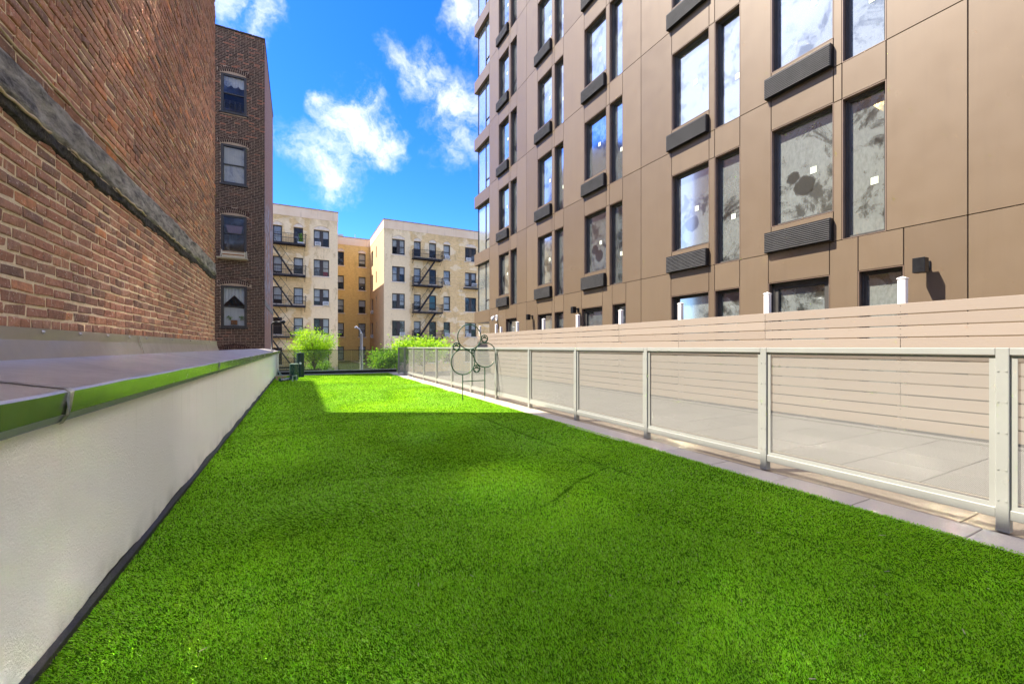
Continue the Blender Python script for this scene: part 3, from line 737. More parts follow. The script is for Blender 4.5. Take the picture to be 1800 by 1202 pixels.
for wi, w in enumerate(wins):
    x0, x1, z0, z1 = w; ww = x1-x0
    m = M(); fw = .10; Y0 = TY+.03
    m.box(x0, x0+fw, Y0, Y0+.10, z0, z1+.06, .008); m.box(x1-fw, x1, Y0, Y0+.10, z0, z1+.06, .008)
    m.box(x0+fw, x1-fw, Y0, Y0+.10, z0, z0+.09, .008)
    n = 10
    for k in range(n):   # arched head
        xa = x0+fw+(ww-2*fw)*k/n; xb = x0+fw+(ww-2*fw)*(k+1)/n
        m.quad((xa, Y0, z1-.08), (xb, Y0, z1-.08), (xb, Y0, arch_z(w, xb)-.005), (xa, Y0, arch_z(w, xa)-.005))
    m.quad((x0+fw, Y0, z1-.08), (x1-fw, Y0, z1-.08), (x1-fw, Y0+.1, z1-.08), (x0+fw, Y0+.1, z1-.08))
    m.quad((x0, Y0+.002, z1+.05), (x0+fw, Y0+.002, z1+.05), (x0+fw, Y0+.002, arch_z(w, x0+fw)), (x0, Y0+.002, z1+.07)); m.quad((x1, Y0+.002, z1+.05), (x1-fw, Y0+.002, z1+.05), (x1-fw, Y0+.002, arch_z(w, x1-fw)), (x1, Y0+.002, z1+.07))
    zm = (z0+.09+z1-.08)/2+(.14 if wi == 2 else 0)
    m.box(x0+fw, x1-fw, Y0+.03, Y0+.08, zm-.025, zm+.025, .005)
    wo_ = obj('window', m, 'window_bronze', tb)
    for (a, b, yy) in ((z0+.09, zm-.025, Y0+.075), (zm+.025, z1-.08, Y0+.045)):
        m = M(); m.quad((x0+fw, yy, a), (x1-fw, yy, a), (x1-fw, yy, b), (x0+fw, yy, b)); obj('pane', m, 'house_glass', wo_)
    m = M(); m.box(x0-.05, x1+.05, TY-.045, TY+.03, z0-.055, z0, .006); obj('sill', m, 'window_bronze', wo_)
    if wi in (0, 3):
        m = M(); n = 24; yy = Y0+.11; zl = (lambda s_: z1-.42-.10*abs(math.sin(s_*9))) if wi == 0 else (lambda s_: z1-.40-.42*abs(2*s_-1))
        for k in range(n):
            a = k/n; b = (k+1)/n; xa = x0+fw+(ww-2*fw)*a; xb = x0+fw+(ww-2*fw)*b
            m.quad((xa, yy+.01*math.sin(k*1.7), zl(a)), (xb, yy+.01*math.sin(k*1.7+1.7), zl(b)), (xb, yy+.01*math.sin(k*1.7+1.7), z1), (xa, yy+.01*math.sin(k*1.7), z1))
        obj('curtain', m, 'blind_white', wo_)
        m = M()
        for k in range(4): m.box(x0+.14+.19*k, x0+.155+.19*k, TY-.012, TY+.004, z0+.08, z0+.5)
        for k in range(5): m.box(x0+.1, x1-.1, TY-.014, TY-.004, z0+.10+.1*k, z0+.108+.1*k)
        if wi == 0: obj('window_guard', m, 'window_bronze', wo_)
    if wi == 1:
        m = M(); m.quad((x0+fw, Y0+.1, z0+.14), (x1-fw, Y0+.1, z0+.14), (x1-fw, Y0+.1, z1-.14), (x0+fw, Y0+.1, z1-.08)); obj('blind', m, 'blind_cream', wo_)
    if wi == 2:
        m = M(); m.quad((x0+.26, Y0+.12, zm+.02), (x1-.24, Y0+.12, zm+.02), (x1-.14, Y0+.12, z1-.42), (x0+.16, Y0+.12, z1-.42)); obj('curtain', m, 'curtain_plum', wo_)
    if wi == 3:
        m = M(); m.quad((x0+fw, Y0+.13, z0+.09), (x1-fw, Y0+.13, z0+.09), (x1-fw, Y0+.13, zm-.06), (x0+fw, Y0+.13, zm-.02)); obj('curtain', m, 'blind_white', wo_)
        m = M(); m.box(x0+.36, x0+.60, Y0+.085, Y0+.12, z0+.13, z0+.33); obj('flower_box', m, 'rust', wo_)
        m = M()
        for cx in (x0+.28, x0+.74):
            for k in range(40):
                a = random.uniform(0, 6.28); e = random.uniform(0, .12); x_ = cx+e*math.cos(a); z_ = z0+.42+e*math.sin(a)*.8; m.quad((x_, Y0+.09, z_), (x_+.03, Y0+.092, z_+.01), (x_+.035, Y0+.1, z_+.03), (x_+.004, Y0+.1, z_+.02), random.random())
        obj('potted_leaves', m, 'leaf_mid', wo_, rnd=True)
m = M(); m.box(-1.354, -1.345, TY+.01, 29, DZ, DZ+.01)
# box air conditioner leaning out of the third window
ac = thing('air_conditioner', (-2.5, TY, 3.93), 'rusty cream air conditioner under the half-open sash of the tenement window', 'air conditioner')
m = M(); pr = [(0, 4.22), (-.30, 4.16), (-.32, 3.90), (0, 3.95)]
m.quad(*[(-2.93, TY+a, b) for a, b in pr]); m.quad(*[(-2.07, TY+a, b) for a, b in pr])
for p, q in zip(pr, pr[1:]+pr[:1]): m.quad((-2.93, TY+p[0], p[1]), (-2.07, TY+p[0], p[1]), (-2.07, TY+q[0], q[1]), (-2.93, TY+q[0], q[1]))
obj('housing', m, 'rust_cream', ac)
m = M(); m.box(-2.90, -2.10, TY-.325, TY-.31, 3.99, 4.03); m.box(-2.90, -2.10, TY-.32, TY-.30, 4.135, 4.15); obj('rusty_grille', m, 'rust', ac)
m = M(); m.box(-3.12, -1.98, TY-.34, TY-.02, 3.86, 3.885); m.tube([(-2.0, TY-.34, 3.86), (-2.04, TY-.02, 4.25)], .014, 6); m.tube([(-2.98, TY-.34, 3.86), (-2.96, TY-.02, 4.25)], .014, 6); obj('support_shelf', m, 'rust_cream', ac)

# ================================================================ RIGHT: PANEL CLAD BUILDING
FX = 8.4; ZF = [1.86+3.067*k for k in range(0, 6)]; FH = 3.067
tw = thing('clad_building', (14, 8, GZ), 'tall new building clad in satin brown metal panels with dusty recessed windows', 'building')
cols = [((3.92, 5.005), (3.18, 3.79)), ((6.415, 7.49), (5.665, 6.272)), ((10.0, 11.105), (9.278, 9.858)), ((13.06, 14.112), (12.305, 12.90)), ((16.62, 17.685), (15.845, 16.473))]
fulls = [(-7, -3.9), (-3.9, -.8), (-.8, 2.264), (2.264, 3.18), (5.005, 5.665), (7.49, 8.545), (8.545, 9.278), (11.105, 12.305), (14.112, 14.993), (14.993, 15.845), (17.685, 18.765)]
jg = .006
def panel(y0, y1, z0, z1, nm='panel'):
    if z1-z0 < .03 or y1-y0 < .03: return
    m = M(); m.box(FX, FX+.03, y0+jg, y1-jg, z0+jg, z1-jg, .0035); return obj(nm, m, 'brown_panel', tw, origin=(FX, y0, z0))
def opening(y0, y1, z0, z1, kind='win', circ=False, k=0, mt=None):
    """reveal + frame + pane(s)"""
    m = M(); d0, d1 = .0, .06
    for (a, b, c, e) in ((y0, y0+.012, z0, z1), (y1-.012, y1, z0, z1), (y0+.012, y1-.012, z0, z0+.012), (y0+.012, y1-.012, z1-.012, z1)):
        m.box(FX+.004, FX+.22, a, b, c, e)
    obj('reveal', m, 'brown_reveal', tw)
    fw = .055 if kind == 'win' else .12; a, b, c, e = y0+.013, y1-.013, z0+.013, z1-.013
    m = M(); bb = .004
    m.box(FX+.11, FX+.20, a, a+fw, c, e, bb); m.box(FX+.11, FX+.20, b-fw, b, c, e, bb)
    m.box(FX+.11, FX+.20, a+fw, b-fw, c, c+fw, bb); m.box(FX+.11, FX+.20, a+fw, b-fw, e-fw, e, bb)
    m.box(FX+.09, FX+.12, a, a+fw*.45, c, e, bb); m.box(FX+.09, FX+.12, b-fw*.45, b, c, e, bb); m.box(FX+.09, FX+.12, a, b, e-fw*.5, e, bb)
    f_ = obj('window' if kind == 'win' else 'door', m, 'charcoal', tw)
    m = M(); m.quad((FX+.165, a+fw, c+fw), (FX+.165, b-fw, c+fw), (FX+.165, b-fw, e-fw), (FX+.165, a+fw, e-fw))
    obj('pane', m, mt or ('dusty_glass' if circ else 'dusty_glass_plain'), f_, origin=(FX+.165, a+fw, c+fw))
    if kind == 'win' and k >= 0:
        s_ = .052; yc = (a+b)/2-.1+random.uniform(-.06, .06); zc = c+.95+random.uniform(-.08, .08); t = random.uniform(-.1, .1)
        m = M(); m.box(FX+.158, FX+.163, yc-s_, yc+s_, zc-s_*1.15, zc+s_*1.15); obj('sticker', m, 'pale_sticker', f_)
    if kind == 'win':
        m = M(); m.box(FX+.10, FX+.112, (a+b)/2-.04, (a+b)/2+.02, c+.014, c+.03); obj('weep_hole', m, 'gap_dark', f_)
    return f_
gm = M()
pl = M(); pl.box(0, .10, 0, 1.165, 0, .40, .004)
gr_body = pl.mesh('vent_grille'); gr_body.materials.append(MATS['black_metal'])
gl = M()
for k in range(11): gl.box(-.014, .002, .012, 1.153, .014+.034*k, .014+.034*k+.016, .002)
gr_l = gl.mesh('louvre'); gr_l.materials.append(MATS['charcoal_pale'])
for k, z0 in enumerate(ZF):
    z1 = z0+FH
    for (a, b) in fulls: panel(a, b, z0, z1)
    for ci, ((b0, b1), (s0, s1)) in enumerate(cols):
        panel(b0, b1, z0, z0+.528); panel(b0, b1, z0+2.455, z1)
        panel(s0, s1, z0+2.445, z1); panel(s1, b0, z0, z0+2.445); panel(s1, b0, z0+2.445, z1)
        opening(b0, b1, z0+.53, z0+2.453, circ=(k < 1)); opening(s0, s1, z0+.004, z0+2.443)
        yy = b0+.015 if ci else b0
        g_ = link('vent_grille', gr_body, None, tw, (FX-.10, b0-.0, z0+.012)); link('louvre', gr_l, None, g_, (FX-.10, b0, z0+.012))
# ground floor
Z0, ZD, ZT = DZ, 1.28, ZF[0]
gf = [(-7, -3.9), (-3.9, -.8), (-.8, 2.264), (2.264, 2.963), (3.556, 3.98), (5.06, 5.669), (6.272, 6.42), (7.512, 8.545), (8.545, 9.14), (9.73, 10.177), (11.243, 12.305), (12.90, 13.06), (14.112, 14.993), (14.993, 15.86), (16.93, 17.66), (17.66, 18.765)]
for a, b in gf: panel(a, b, Z0+.02, ZT)
for (a, b, kd) in ((2.963, 3.556, 'win'), (3.98, 5.06, 'door'), (5.669, 6.272, 'win'), (6.42, 7.512, 'win'), (9.14, 9.73, 'win'), (10.177, 11.243, 'door'), (12.305, 12.90, 'win'), (13.06, 14.112, 'win'), (15.86, 16.93, 'door')):
    panel(a, b, ZD, ZT); opening(a, b, Z0+.03, ZD, kd, k=-1)
# dark backing with rooms: floor slabs, rear wall, cross walls
m = M(); m.box(12.5, 12.6, -7, 18.7, DZ, 20.3)
obj('rear_wall', m, 'room_wall', tw)
for z in [DZ]+ZF+[ZF[-1]+FH]:
    m = M(); m.box(FX+.235, 12.5, -7, 18.7, z-.25, z+.02); obj('floor_slab', m, 'room_wall', tw)
m = M()
for a, b in gf: m.box(FX+.035, FX+.235, a-.004, b+.004, Z0, ZT)
for z0 in ZF:
    for a, b in fulls: m.box(FX+.035, FX+.235, a-.004, b+.004, z0, z0+FH)
    for (b0, b1), (s0, s1) in cols:
        m.box(FX+.035, FX+.235, s0, b1, z0+2.455, z0+FH); m.box(FX+.035, FX+.235, b0, b1, z0, z0+.53); m.box(FX+.035, FX+.235, s1, b0, z0, z0+2.455)
for (a, b) in ((2.963, 3.556), (3.98, 5.06), (5.669, 6.272), (6.42, 7.512), (9.14, 9.73), (10.177, 11.243), (12.305, 12.90), (13.06, 14.112), (15.86, 16.93)): m.box(FX+.035, FX+.235, a, b, ZD, ZT)
obj('wall_backing', m, 'gap_dark', tw)
m = M(); m.box(9.1, 9.45, 3.12, 3.62, ZF[0]+2.42, ZF[0]+2.44); obj('ceiling_light', m, 'lit_panel', tw)
m = M()
for y in (-.8, 2.26, 5.3, 8.2, 11.7, 14.9): m.box(FX+.24, 12.5, y-.05, y+.05, DZ, 20)
obj('cross_walls', m, 'room_wall', tw)
m = M(); m.box(FX, 20, -7, 20.7, 20.27, 20.9, .01); obj('roof_parapet', m, 'brown_panel', tw)
# corner bay: brown bands and recessed glass
for k in range(0, 7):
    zb = 1.86+FH*k
    m = M(); m.box(FX-.002, FX+.03, 18.775, 20.72, zb-.60, zb, .004); m.box(FX+.03, 14, 20.69, 20.72, zb-.60, zb, .004); m.box(FX+.03, 13.9, 18.775, 20.69, zb-.60, zb-.58); m.box(FX+.03, 13.9, 18.775, 20.69, zb-.02, zb); obj('bay_band', m, 'brown_panel', tw, origin=(FX, 18.8, zb))
    if k < 6:
        z0 = zb; z1 = zb+FH-.60; gx = FX+.16; m = M(); t = .035
        for y in (18.79, 19.52, 20.50): m.box(gx-.02, gx+.05, y, y+t, z0, z1, .004)
        m.box(gx-.02, gx+.05, 18.79+t, 19.52, z0+.52, z0+.56, .004); m.box(gx-.02, gx+.05, 18.8, 20.5, z1-.04, z1, .004); m.box(gx-.02, gx+.05, 18.8, 20.5, z0, z0+.04, .004)
        m.box(gx+.05, 13.8, 20.50, 20.53, z0, z0+.04); m.box(12.5, 12.6, 20.45, 20.53, z0, z1)
        f_ = obj('bay_window', m, 'window_bronze', tw)
        for (a, b, c, e) in ((18.825, 19.52, z0+.04, z0+.52), (18.825, 19.52, z0+.56, z1-.04), (19.555, 20.50, z0+.04, z1-.04)):
            m = M(); m.quad((gx+.015, a, c), (gx+.015, b, c), (gx+.015, b, e), (gx+.015, a, e)); obj('pane', m, 'bay_glass', f_, origin=(gx+.015, a, c))
        m = M(); m.quad((gx+.02, 20.515, z0), (12.5, 20.515, z0), (12.5, 20.515, z1), (gx+.02, 20.515, z1)); obj('pane', m, 'bay_glass', f_)
m = M(); m.box(FX+.05, 10.2, 18.74, 18.765, DZ, 1.25); m.box(10.0, 10.2, 18.765, 20.6, GZ, 1.25); obj('bay_return', m, 'brown_panel', tw)
# wall lamps
def wall_lamp(y, z, label):
    t = thing('wall_lamp', (FX, y, z), label, 'wall lamp', 'black wall lamps on the brown building')
    m = M(); m.box(FX-.025, FX, y-.05, y+.05, z+.02, z+.16, .003); m.box(FX-.13, FX-.02, y-.02, y+.02, z+.10, z+.135); obj('bracket', m, 'black_metal', t)
    m = M(); m.box(FX-.27, FX-.13, y-.07, y+.07, z-.03, z+.19, .004); obj('lamp_box', m, 'black_metal', t)
wall_lamp(2.70, 1.13, 'nearest black square wall lamp right of the tall white fence post')
wall_lamp(11.42, 1.16, 'black square wall lamp left of the middle glass door, above a fence post')
wall_lamp(14.50, 1.12, 'farthest black wall lamp on the brown panels near the far glass door')
t = thing('security_camera', (FX, 17.85, 1.4), 'white dome security camera on the brown corner of the clad building', 'camera')
m = M(); m.box(FX-.03, FX, 17.78, 17.96, 1.25, 1.52, .005); m.box(FX-.20, FX-.02, 17.84, 17.90, 1.42, 1.48, .005); obj('mount', m, 'white_plastic', t)
m = M(); m.lathe((FX-.22, 17.87, 1.24), [(.02, 0), (.06, .02), (.085, .07), (.09, .12), (.07, .18), (.04, .2)], 20); obj('dome', m, 'white_plastic', t, smooth=True)

# ================================================================ SLAT FENCE
sf = thing('slat_fence', (7.6, 8, DZ), 'tan horizontal slat fence with white posts in front of the brown building', 'fence')
posts = [-3.1, -1.17, .77, 2.716, 4.636, 6.585, 8.535, 10.457, 12.46, 14.42, 16.387, 18.22]
segs = [(-3.1, .77), (.77, 4.636), (4.636, 8.535), (8.535, 12.46), (12.46, 16.387), (16.387, 18.36)]
segs2 = [(-3.1, -1.17), (-1.17, 2.716), (2.716, 6.585), (6.585, 10.457), (10.457, 14.42), (14.42, 18.36)]
cache = {}
for j in range(11):
    zt = .616-.162*j
    for (a, b) in (segs if j not in (3, 7, 8) else segs2):
        L = round(b-a, 3)
        if L not in cache:
            q = M(); q.box(0, .024, .0015, L-.0015, -.147, 0, .003); cache[L] = q.mesh('slat'); cache[L].materials.append(MATS['slat_wood'])
        o = link('slat', cache[L], None, sf, (7.6+random.uniform(-.002, .002), a, zt+random.uniform(-.0015, .0015))); o.rotation_euler.x = R(random.uniform(-.02, .02))
q = M(); q.box(.026, .115, -.045, .045, 0, 2.165, .004); q.box(.018, .123, -.053, .053, 2.165, 2.185, .004); q.poly([(.024, -.047, 2.186), (.117, -.047, 2.186), (.07, 0, 2.21)]); q.poly([(.117, -.047, 2.186), (.117, .047, 2.186), (.07, 0, 2.21)]); q.poly([(.117, .047, 2.186), (.024, .047, 2.186), (.07, 0, 2.21)]); q.poly([(.024, .047, 2.186), (.024, -.047, 2.186), (.07, 0, 2.21)])
pmesh = q.mesh('post'); pmesh.materials.append(MATS['white_vinyl'])
for y in posts: link('post', pmesh, None, sf, (7.6, y, DZ))
q = M(); q.box(.026, .11, -.04, .04, 0, 2.06, .004); o = link('post', q.mesh('post'), 'white_vinyl', sf, (7.6, 15.90, DZ))
q = M()
for y in posts[1:-1]:
    for j in range(11):
        for dz in (-.035, -.115): q.box(7.5985, 7.6, y-.004, y+.004, .616-.162*j+dz-.004, .616-.162*j+dz+.004)
obj('nail_heads', q, 'gap_dark', sf, kind='stuff')

# ================================================================ METAL RAILING
mr = thing('metal_railing', (4.1, 9, DZ), 'off-white metal railing with perforated panels between the turf and the paved walk', 'railing')
RY = [.94+1.56*k for k in range(-3, 12)]+[19.3]; RX = 4.1; ph = .028
for i, y in enumerate(RY):
    m = M(); m.box(RX-.035, RX+.035, y-.03, y+.03, DZ+.0, -.005, .003); m.box(RX-.0365, RX+.0365, y-.0315, y+.0315, DZ+.0, DZ+.012, .002)
    o = obj('post', m, 'white_metal', mr)
    m = M()
    for zz in (-.16, -.36, -.56, -.80, -1.0):
        m.box(RX-.0385, RX-.034, y-.022, y-.014, zz, zz+.008); m.box(RX-.0385, RX-.034, y+.014, y+.022, zz, zz+.008)
    obj('rivets', m, 'white_metal', o, kind='stuff')
for a, b in zip(RY[:-1], RY[1:]):
    m = M(); m.box(RX-.034, RX+.034, a+.031, b-.031, -.052, -.006, .003); obj('top_rail', m, 'white_metal', mr)
    m = M(); m.box(RX-.028, RX+.028, a+.031, b-.031, DZ+.085, DZ+.150, .003); obj('bottom_rail', m, 'white_metal', mr)
    m = M(); m.box(RX-.018, RX-.008, a+.031, a+.062, DZ+.152, -.054); m.box(RX-.018, RX-.008, b-.062, b-.031, DZ+.152, -.054); m.box(RX-.018, RX-.008, a+.062, b-.062, DZ+.152, DZ+.178); m.box(RX-.018, RX-.008, a+.062, b-.062, -.072, -.054)
    obj('panel_frame', m, 'white_metal', mr)
    m = M(); m.quad((RX+.002, a+.033, DZ+.152), (RX+.002, b-.033, DZ+.152), (RX+.002, b-.033, -.054), (RX+.002, a+.033, -.054)); m.quad((RX-.0003, a+.033, DZ+.152), (RX-.0003, b-.033, DZ+.152), (RX-.0003, b-.033, -.054), (RX-.0003, a+.033, -.054))
    obj('perforated_panel', m, 'perforated_sheet', mr)

# ================================================================ GLASS BALUSTRADE
gb = thing('glass_balustrade', (1.6, 20, DZ), 'greenish glass balustrade with black base across the far end of the turf', 'balustrade')
m = M(); m.box(-.86, 4.15, 19.96, 20.10, DZ, DZ+.155, .004); obj('base_channel', m, 'black_metal', gb)
m = M(); m.box(-.86, 4.15, 19.88, 19.958, DZ, DZ+.03, .003); m.box(-.86, 4.15, 19.965, 20.095, DZ+.155, DZ+.175, .003); obj('trim', m, 'drip_edge', gb)
for k in range(5):
    a = -.84+k*.998; m = M(); m.box(a, a+.985, 20.02, 20.035, DZ+.176, -.145); obj('glass_pane', m, 'balustrade_glass', gb)
m = M(); m.box(-.86, 4.15, 20.01, 20.045, -.147, -.125, .003); obj('cap_rail', m, 'black_metal', gb)

# ================================================================ OBJECTS ON THE TERRACE
# hoop and paw ornament
ho = thing('hoop_obstacle', (3.59, 8.88, DZ), 'dark green wire dog hoops with paw prints standing before the railing', 'dog hoops')
YH = 8.88
def ring(cx, cz, r, w, nm, n=48):
    m = M(); m.tube([(cx+r*math.cos(2*math.pi*k/n), YH, cz+r*math.sin(2*math.pi*k/n)) for k in range(n)], w, 6, closed=True); return obj(nm, m, 'green_wire', ho, smooth=True)
ring(3.481, .231, .283, .0115, 'hoop'); ring(3.325, -.338, .284, .0115, 'hoop'); ring(3.876, -.184, .284, .0115, 'hoop')
for (cx, cz, r) in ((3.168, .01, .084), (3.853, .195, .084), (3.658, -.496, .084), (3.564, -.094, .043)):
    o = ring(cx, cz, r, .011 if r > .05 else .008, 'paw_ring', 28)
    m = M(); w = .010 if r > .05 else .006
    for an in (35, 68, 112, 145):
        pass
    hub = (cx, YH, cz-.1*r)
    for an in (5, 55, 90, 125, 175):     # bars that leave four toe openings
        a = R(an); m.tube([(cx+r*.22*math.cos(a), YH, cz+r*.12+r*.18*math.sin(a)), (cx+r*math.cos(a), YH, cz+r*math.sin(a))], w, 5)
    m.tube([(cx-r*.86, YH, cz-r*.12), (cx-r*.35, YH, cz+r*.16), (cx, YH, cz+r*.24), (cx+r*.35, YH, cz+r*.16), (cx+r*.86, YH, cz-r*.12)], w*1.15, 5)
    m.tube([(cx-r*.9, YH, cz-r*.4), (cx-r*.52, YH, cz-r*.5), (cx-r*.3, YH, cz-r*.78), (cx-r*.4, YH, cz-r*.95)], w, 5); m.tube([(cx+r*.9, YH, cz-r*.4), (cx+r*.52, YH, cz-r*.5), (cx+r*.3, YH, cz-r*.78), (cx+r*.4, YH, cz-r*.95)], w, 5)
    obj('paw_print', m, 'green_wire', o)
for (x, z) in ((3.316, -.622), (3.862, -.468)):
    m = M(); m.tube([(x, YH, z), (x, YH, DZ)], .0115, 6); obj('leg', m, 'green_wire', ho)
m = M(); m.tube([(3.316, YH, -.779), (3.862, YH, -.773)], .0105, 6); obj('crossbar', m, 'green_wire', ho)
# drums
t = thing('green_post', (.08, 18.6, DZ), 'tall dark green cylinder with a round pale badge beside the glass', 'cylinder')
m = M(); m.lathe((.08, 18.6, DZ), [(.135, 0), (.135, .955), (.128, .968), (.05, .972)], 32); obj('body', m, 'green_drum_dark', t, smooth=False)
m = M(); m.box(.16, .22, 18.46, 18.47, -.60, -.54)
m = M(); m.tube([(.083, 18.460, -.64), (.083, 18.452, -.64)], .042, 20); obj('badge', m, 'white_print', t)
m = M(); m.lathe((.08, 18.6, DZ+.972), [(.03, 0), (.03, .03), (.012, .035)], 12); obj('knob', m, 'steel', t)
t = thing('green_drum', (-.13, 17.4, DZ), 'short glossy green drum standing in front of the tall green cylinder', 'drum')
m = M(); m.lathe((-.13, 17.4, DZ), [(.150, 0), (.152, .28), (.156, .285), (.156, .30), (.151, .305), (.150, .555), (.145, .57)], 36); obj('body', m, 'green_drum', t, smooth=False)
m = M(); m.lathe((-.13, 17.4, DZ+.57), [(.148, 0), (.148, .015), (.12, .02)], 36); obj('lid', m, 'pale_green_plastic', t)
# lettered bar lying on its side and bits
t = thing('lettered_bar', (-.38, 16.5, DZ+.03), 'dark teal bar with white lettering lying on the turf by the drum', 'toy bar')
ang = R(12)
m = M(); m.box(-.19, .19, -.05, .05, .03, .125, .012); me = m.mesh('bar'); o = link('bar', me, 'dark_teal_plastic', t, (-.40, 16.5, DZ)); o.rotation_euler = (R(-8), R(-5), ang)
cu = bpy.data.curves.new('lettering', 'FONT'); cu.body = 'TRIPPY'; cu.size = .085; cu.extrude = .001; cu.align_x = 'CENTER'; cu.align_y = 'CENTER'
to = bpy.data.objects.new('tmp', cu); COL.objects.link(to); bpy.context.view_layer.update(); tm = bpy.data.meshes.new_from_object(to); bpy.data.objects.remove(to)
tm.materials.clear(); tm.materials.append(MATS['white_print']); o = link('lettering', tm, None, t, (-.40, 16.437, DZ+.082)); o.rotation_euler = (R(84), R(-5), ang)
m = M(); m.tube([(-.17, 16.45, DZ+.01), (-.17, 16.45, DZ+.19), (-.05, 16.48, DZ+.20), (-.05, 16.48, DZ+.03)], .028, 8); obj('bent_tube', m, 'pale_green_plastic', t, smooth=True)
t = thing('wooden_board', (-.5, 17.0, DZ+.03), 'raw wooden board lying on two blocks beside the stucco wall', 'board')
m = M(); m.box(-.74, -.36, 16.93, 17.05, DZ+.13, DZ+.165, .003); obj('plank', m, 'raw_wood', t)
m = M(); m.box(-.70, -.64, 16.94, 17.04, DZ+.03, DZ+.13, .003); obj('block', m, 'raw_wood', t)
m = M(); m.box(-.52, -.46, 16.94, 17.04, DZ+.03, DZ+.13, .003); obj('block', m, 'raw_wood', t)
t = thing('folding_frame', (-.62, 18.0, DZ+.03), 'pale green A-shaped plastic frame leaning at the wall corner', 'frame')
m = M(); m.tube([(-.74, 18.0, DZ+.02), (-.70, 18.05, DZ+.38), (-.56, 18.0, DZ+.02)], .022, 8); m.tube([(-.72, 18.2, DZ+.02), (-.69, 18.1, DZ+.36), (-.50, 18.2, DZ+.02)], .018, 8); obj('legs', m, 'pale_green_plastic', t, smooth=True)
# goose-neck lamp on the coping
t = thing('gooseneck_lamp', (-.86, 17.6, -.14), 'black gooseneck lamp standing on the far end of the wall coping', 'lamp')
m = M(); x0 = -.862; pts = [(x0, 17.6, -.13), (x0, 17.6, .72)]+[(x0+.13-.13*math.cos(a), 17.6, .80+.13*math.sin(a)-.0) for a in [R(k) for k in range(0, 91, 15)]]+[(x0+.30, 17.6, .93)]
m.tube(pts, .026, 10); obj('pole', m, 'black_metal', t, smooth=True)
m = M(); m.box(x0-.07, x0+.07, 17.53, 17.67, -.16, -.125, .004); obj('base_plate', m, 'black_metal', t)
m = M(); m.tube([(x0+.28, 17.6, .93), (x0+.33, 17.6, .935), (x0+.40, 17.6, .93), (x0+.44, 17.6, .91)], [.03, .062, .062, .03], 12); obj('lamp_head', m, 'black_metal', t, smooth=True)

# ================================================================ FAR BEIGE APARTMENT BUILDING
ab = thing('beige_apartment_building', (6, 52, GZ), 'six-storey beige brick apartment building with a recessed ochre court across the street', 'building')
BT = 14.03; rows = [12.02, 8.99, 5.98, 2.95, -.05]
YF, YM = 47., 57.
def win_mesh(w, h, double=False, deep=.0):
    fw = .075; q = M(); Y = 0
    def leaf(a, b):
        q.box(a, a+fw, Y, Y+.08, 0, h); q.box(b-fw, b, Y, Y+.08, 0, h); q.box(a+fw, b-fw, Y, Y+.08, 0, fw); q.box(a+fw, b-fw, Y, Y+.08, h-fw, h); q.box(a+fw, b-fw, Y+.02, Y+.07, h/2-.035, h/2+.035)
    if double:
        leaf(0, w/2-.09); leaf(w/2+.09, w); q.box(w/2-.09, w/2+.09, Y-.01, Y+.08, 0, h)
    else: leaf(0, w)
    return q.mesh('window')
def pane_mesh(w, h):
    q = M(); q.quad((0, 0, 0), (w, 0, 0), (w, 0, h), (0, 0, h)); return q.mesh('pane')
wc = {}; holesL = []; acs = []
blinds = ['blind_white', 'blind_white', 'blind_cream', 'blind_white', None]
def far_window(x, ztop, w, h, Y, hl, rot=0, ac_=False, bl='r', guard=False):
    dbl = w > 1.3; key = (round(w, 2), round(h, 2), dbl)
    if key not in wc: wc[key] = win_mesh(w, h, dbl); wc[key].materials.append(MATS['window_brown'])
    z0 = ztop-h; P0 = (x, Y+.14, z0) if not rot else (Y+.14, x, z0)
    wo2 = link('window', wc[key], None, ab, P0)
    if rot: wo2.rotation_euler.z = R(-90) if False else R(90); wo2.scale.y = -1
    spans = [(.075, w/2-.165), (w/2+.165, w-.075)] if dbl else [(.075, w-.075)]
    for (a, b) in spans:
        b_ = random.choice(blinds) if bl == 'r' else bl
        for (c, e, dp) in ((.075, h/2-.035, .06), (h/2+.035, h-.075, .04)):
            k2 = ('p', round(b-a, 2), round(e-c, 2))
            if k2 not in wc: wc[k2] = pane_mesh(b-a, e-c); wc[k2].materials.append(MATS['house_glass'])
            o = bpy.data.objects.new('pane', wc[k2]); COL.objects.link(o); o.parent = wo2; o.location = (a, dp, c)
        if b_:
            dr = random.choice((.5, .5, .75, .9, 1.))*(h-.15); q = M(); q.quad((a, 0, h-.075-dr), (b, 0, h-.075-dr), (b, 0, h-.075), (a, 0, h-.075)); me = q.mesh('blind'); me.materials.append(MATS[b_]); o = bpy.data.objects.new('blind', me); COL.objects.link(o); o.parent = wo2; o.location = (0, .12, 0)
    if not rot:
        q = M(); q.box(x-.12, x+w+.12, Y-.05, Y+.10, z0-.13, z0, .008); obj('sill', q, 'stone_trim', wo2)
        if ac_:
            xa = x+(w/2+.12 if ac_ == 'R' else .1); acs.append((xa, Y-.02, z0+.02, ac_, x, ztop))
    else:
        q = M(); q.box(Y-.05, Y+.10, x-.08, x+w+.08, z0-.12, z0, .008); obj('sill', q, 'stone_trim', wo2)
        if ac_: acs.append((Y-.3, x+.1, z0+.02, 'S', x, ztop))
    hl.append((x, x+w, z0, ztop))
hL = []; hR = []; hM = []; hS = []
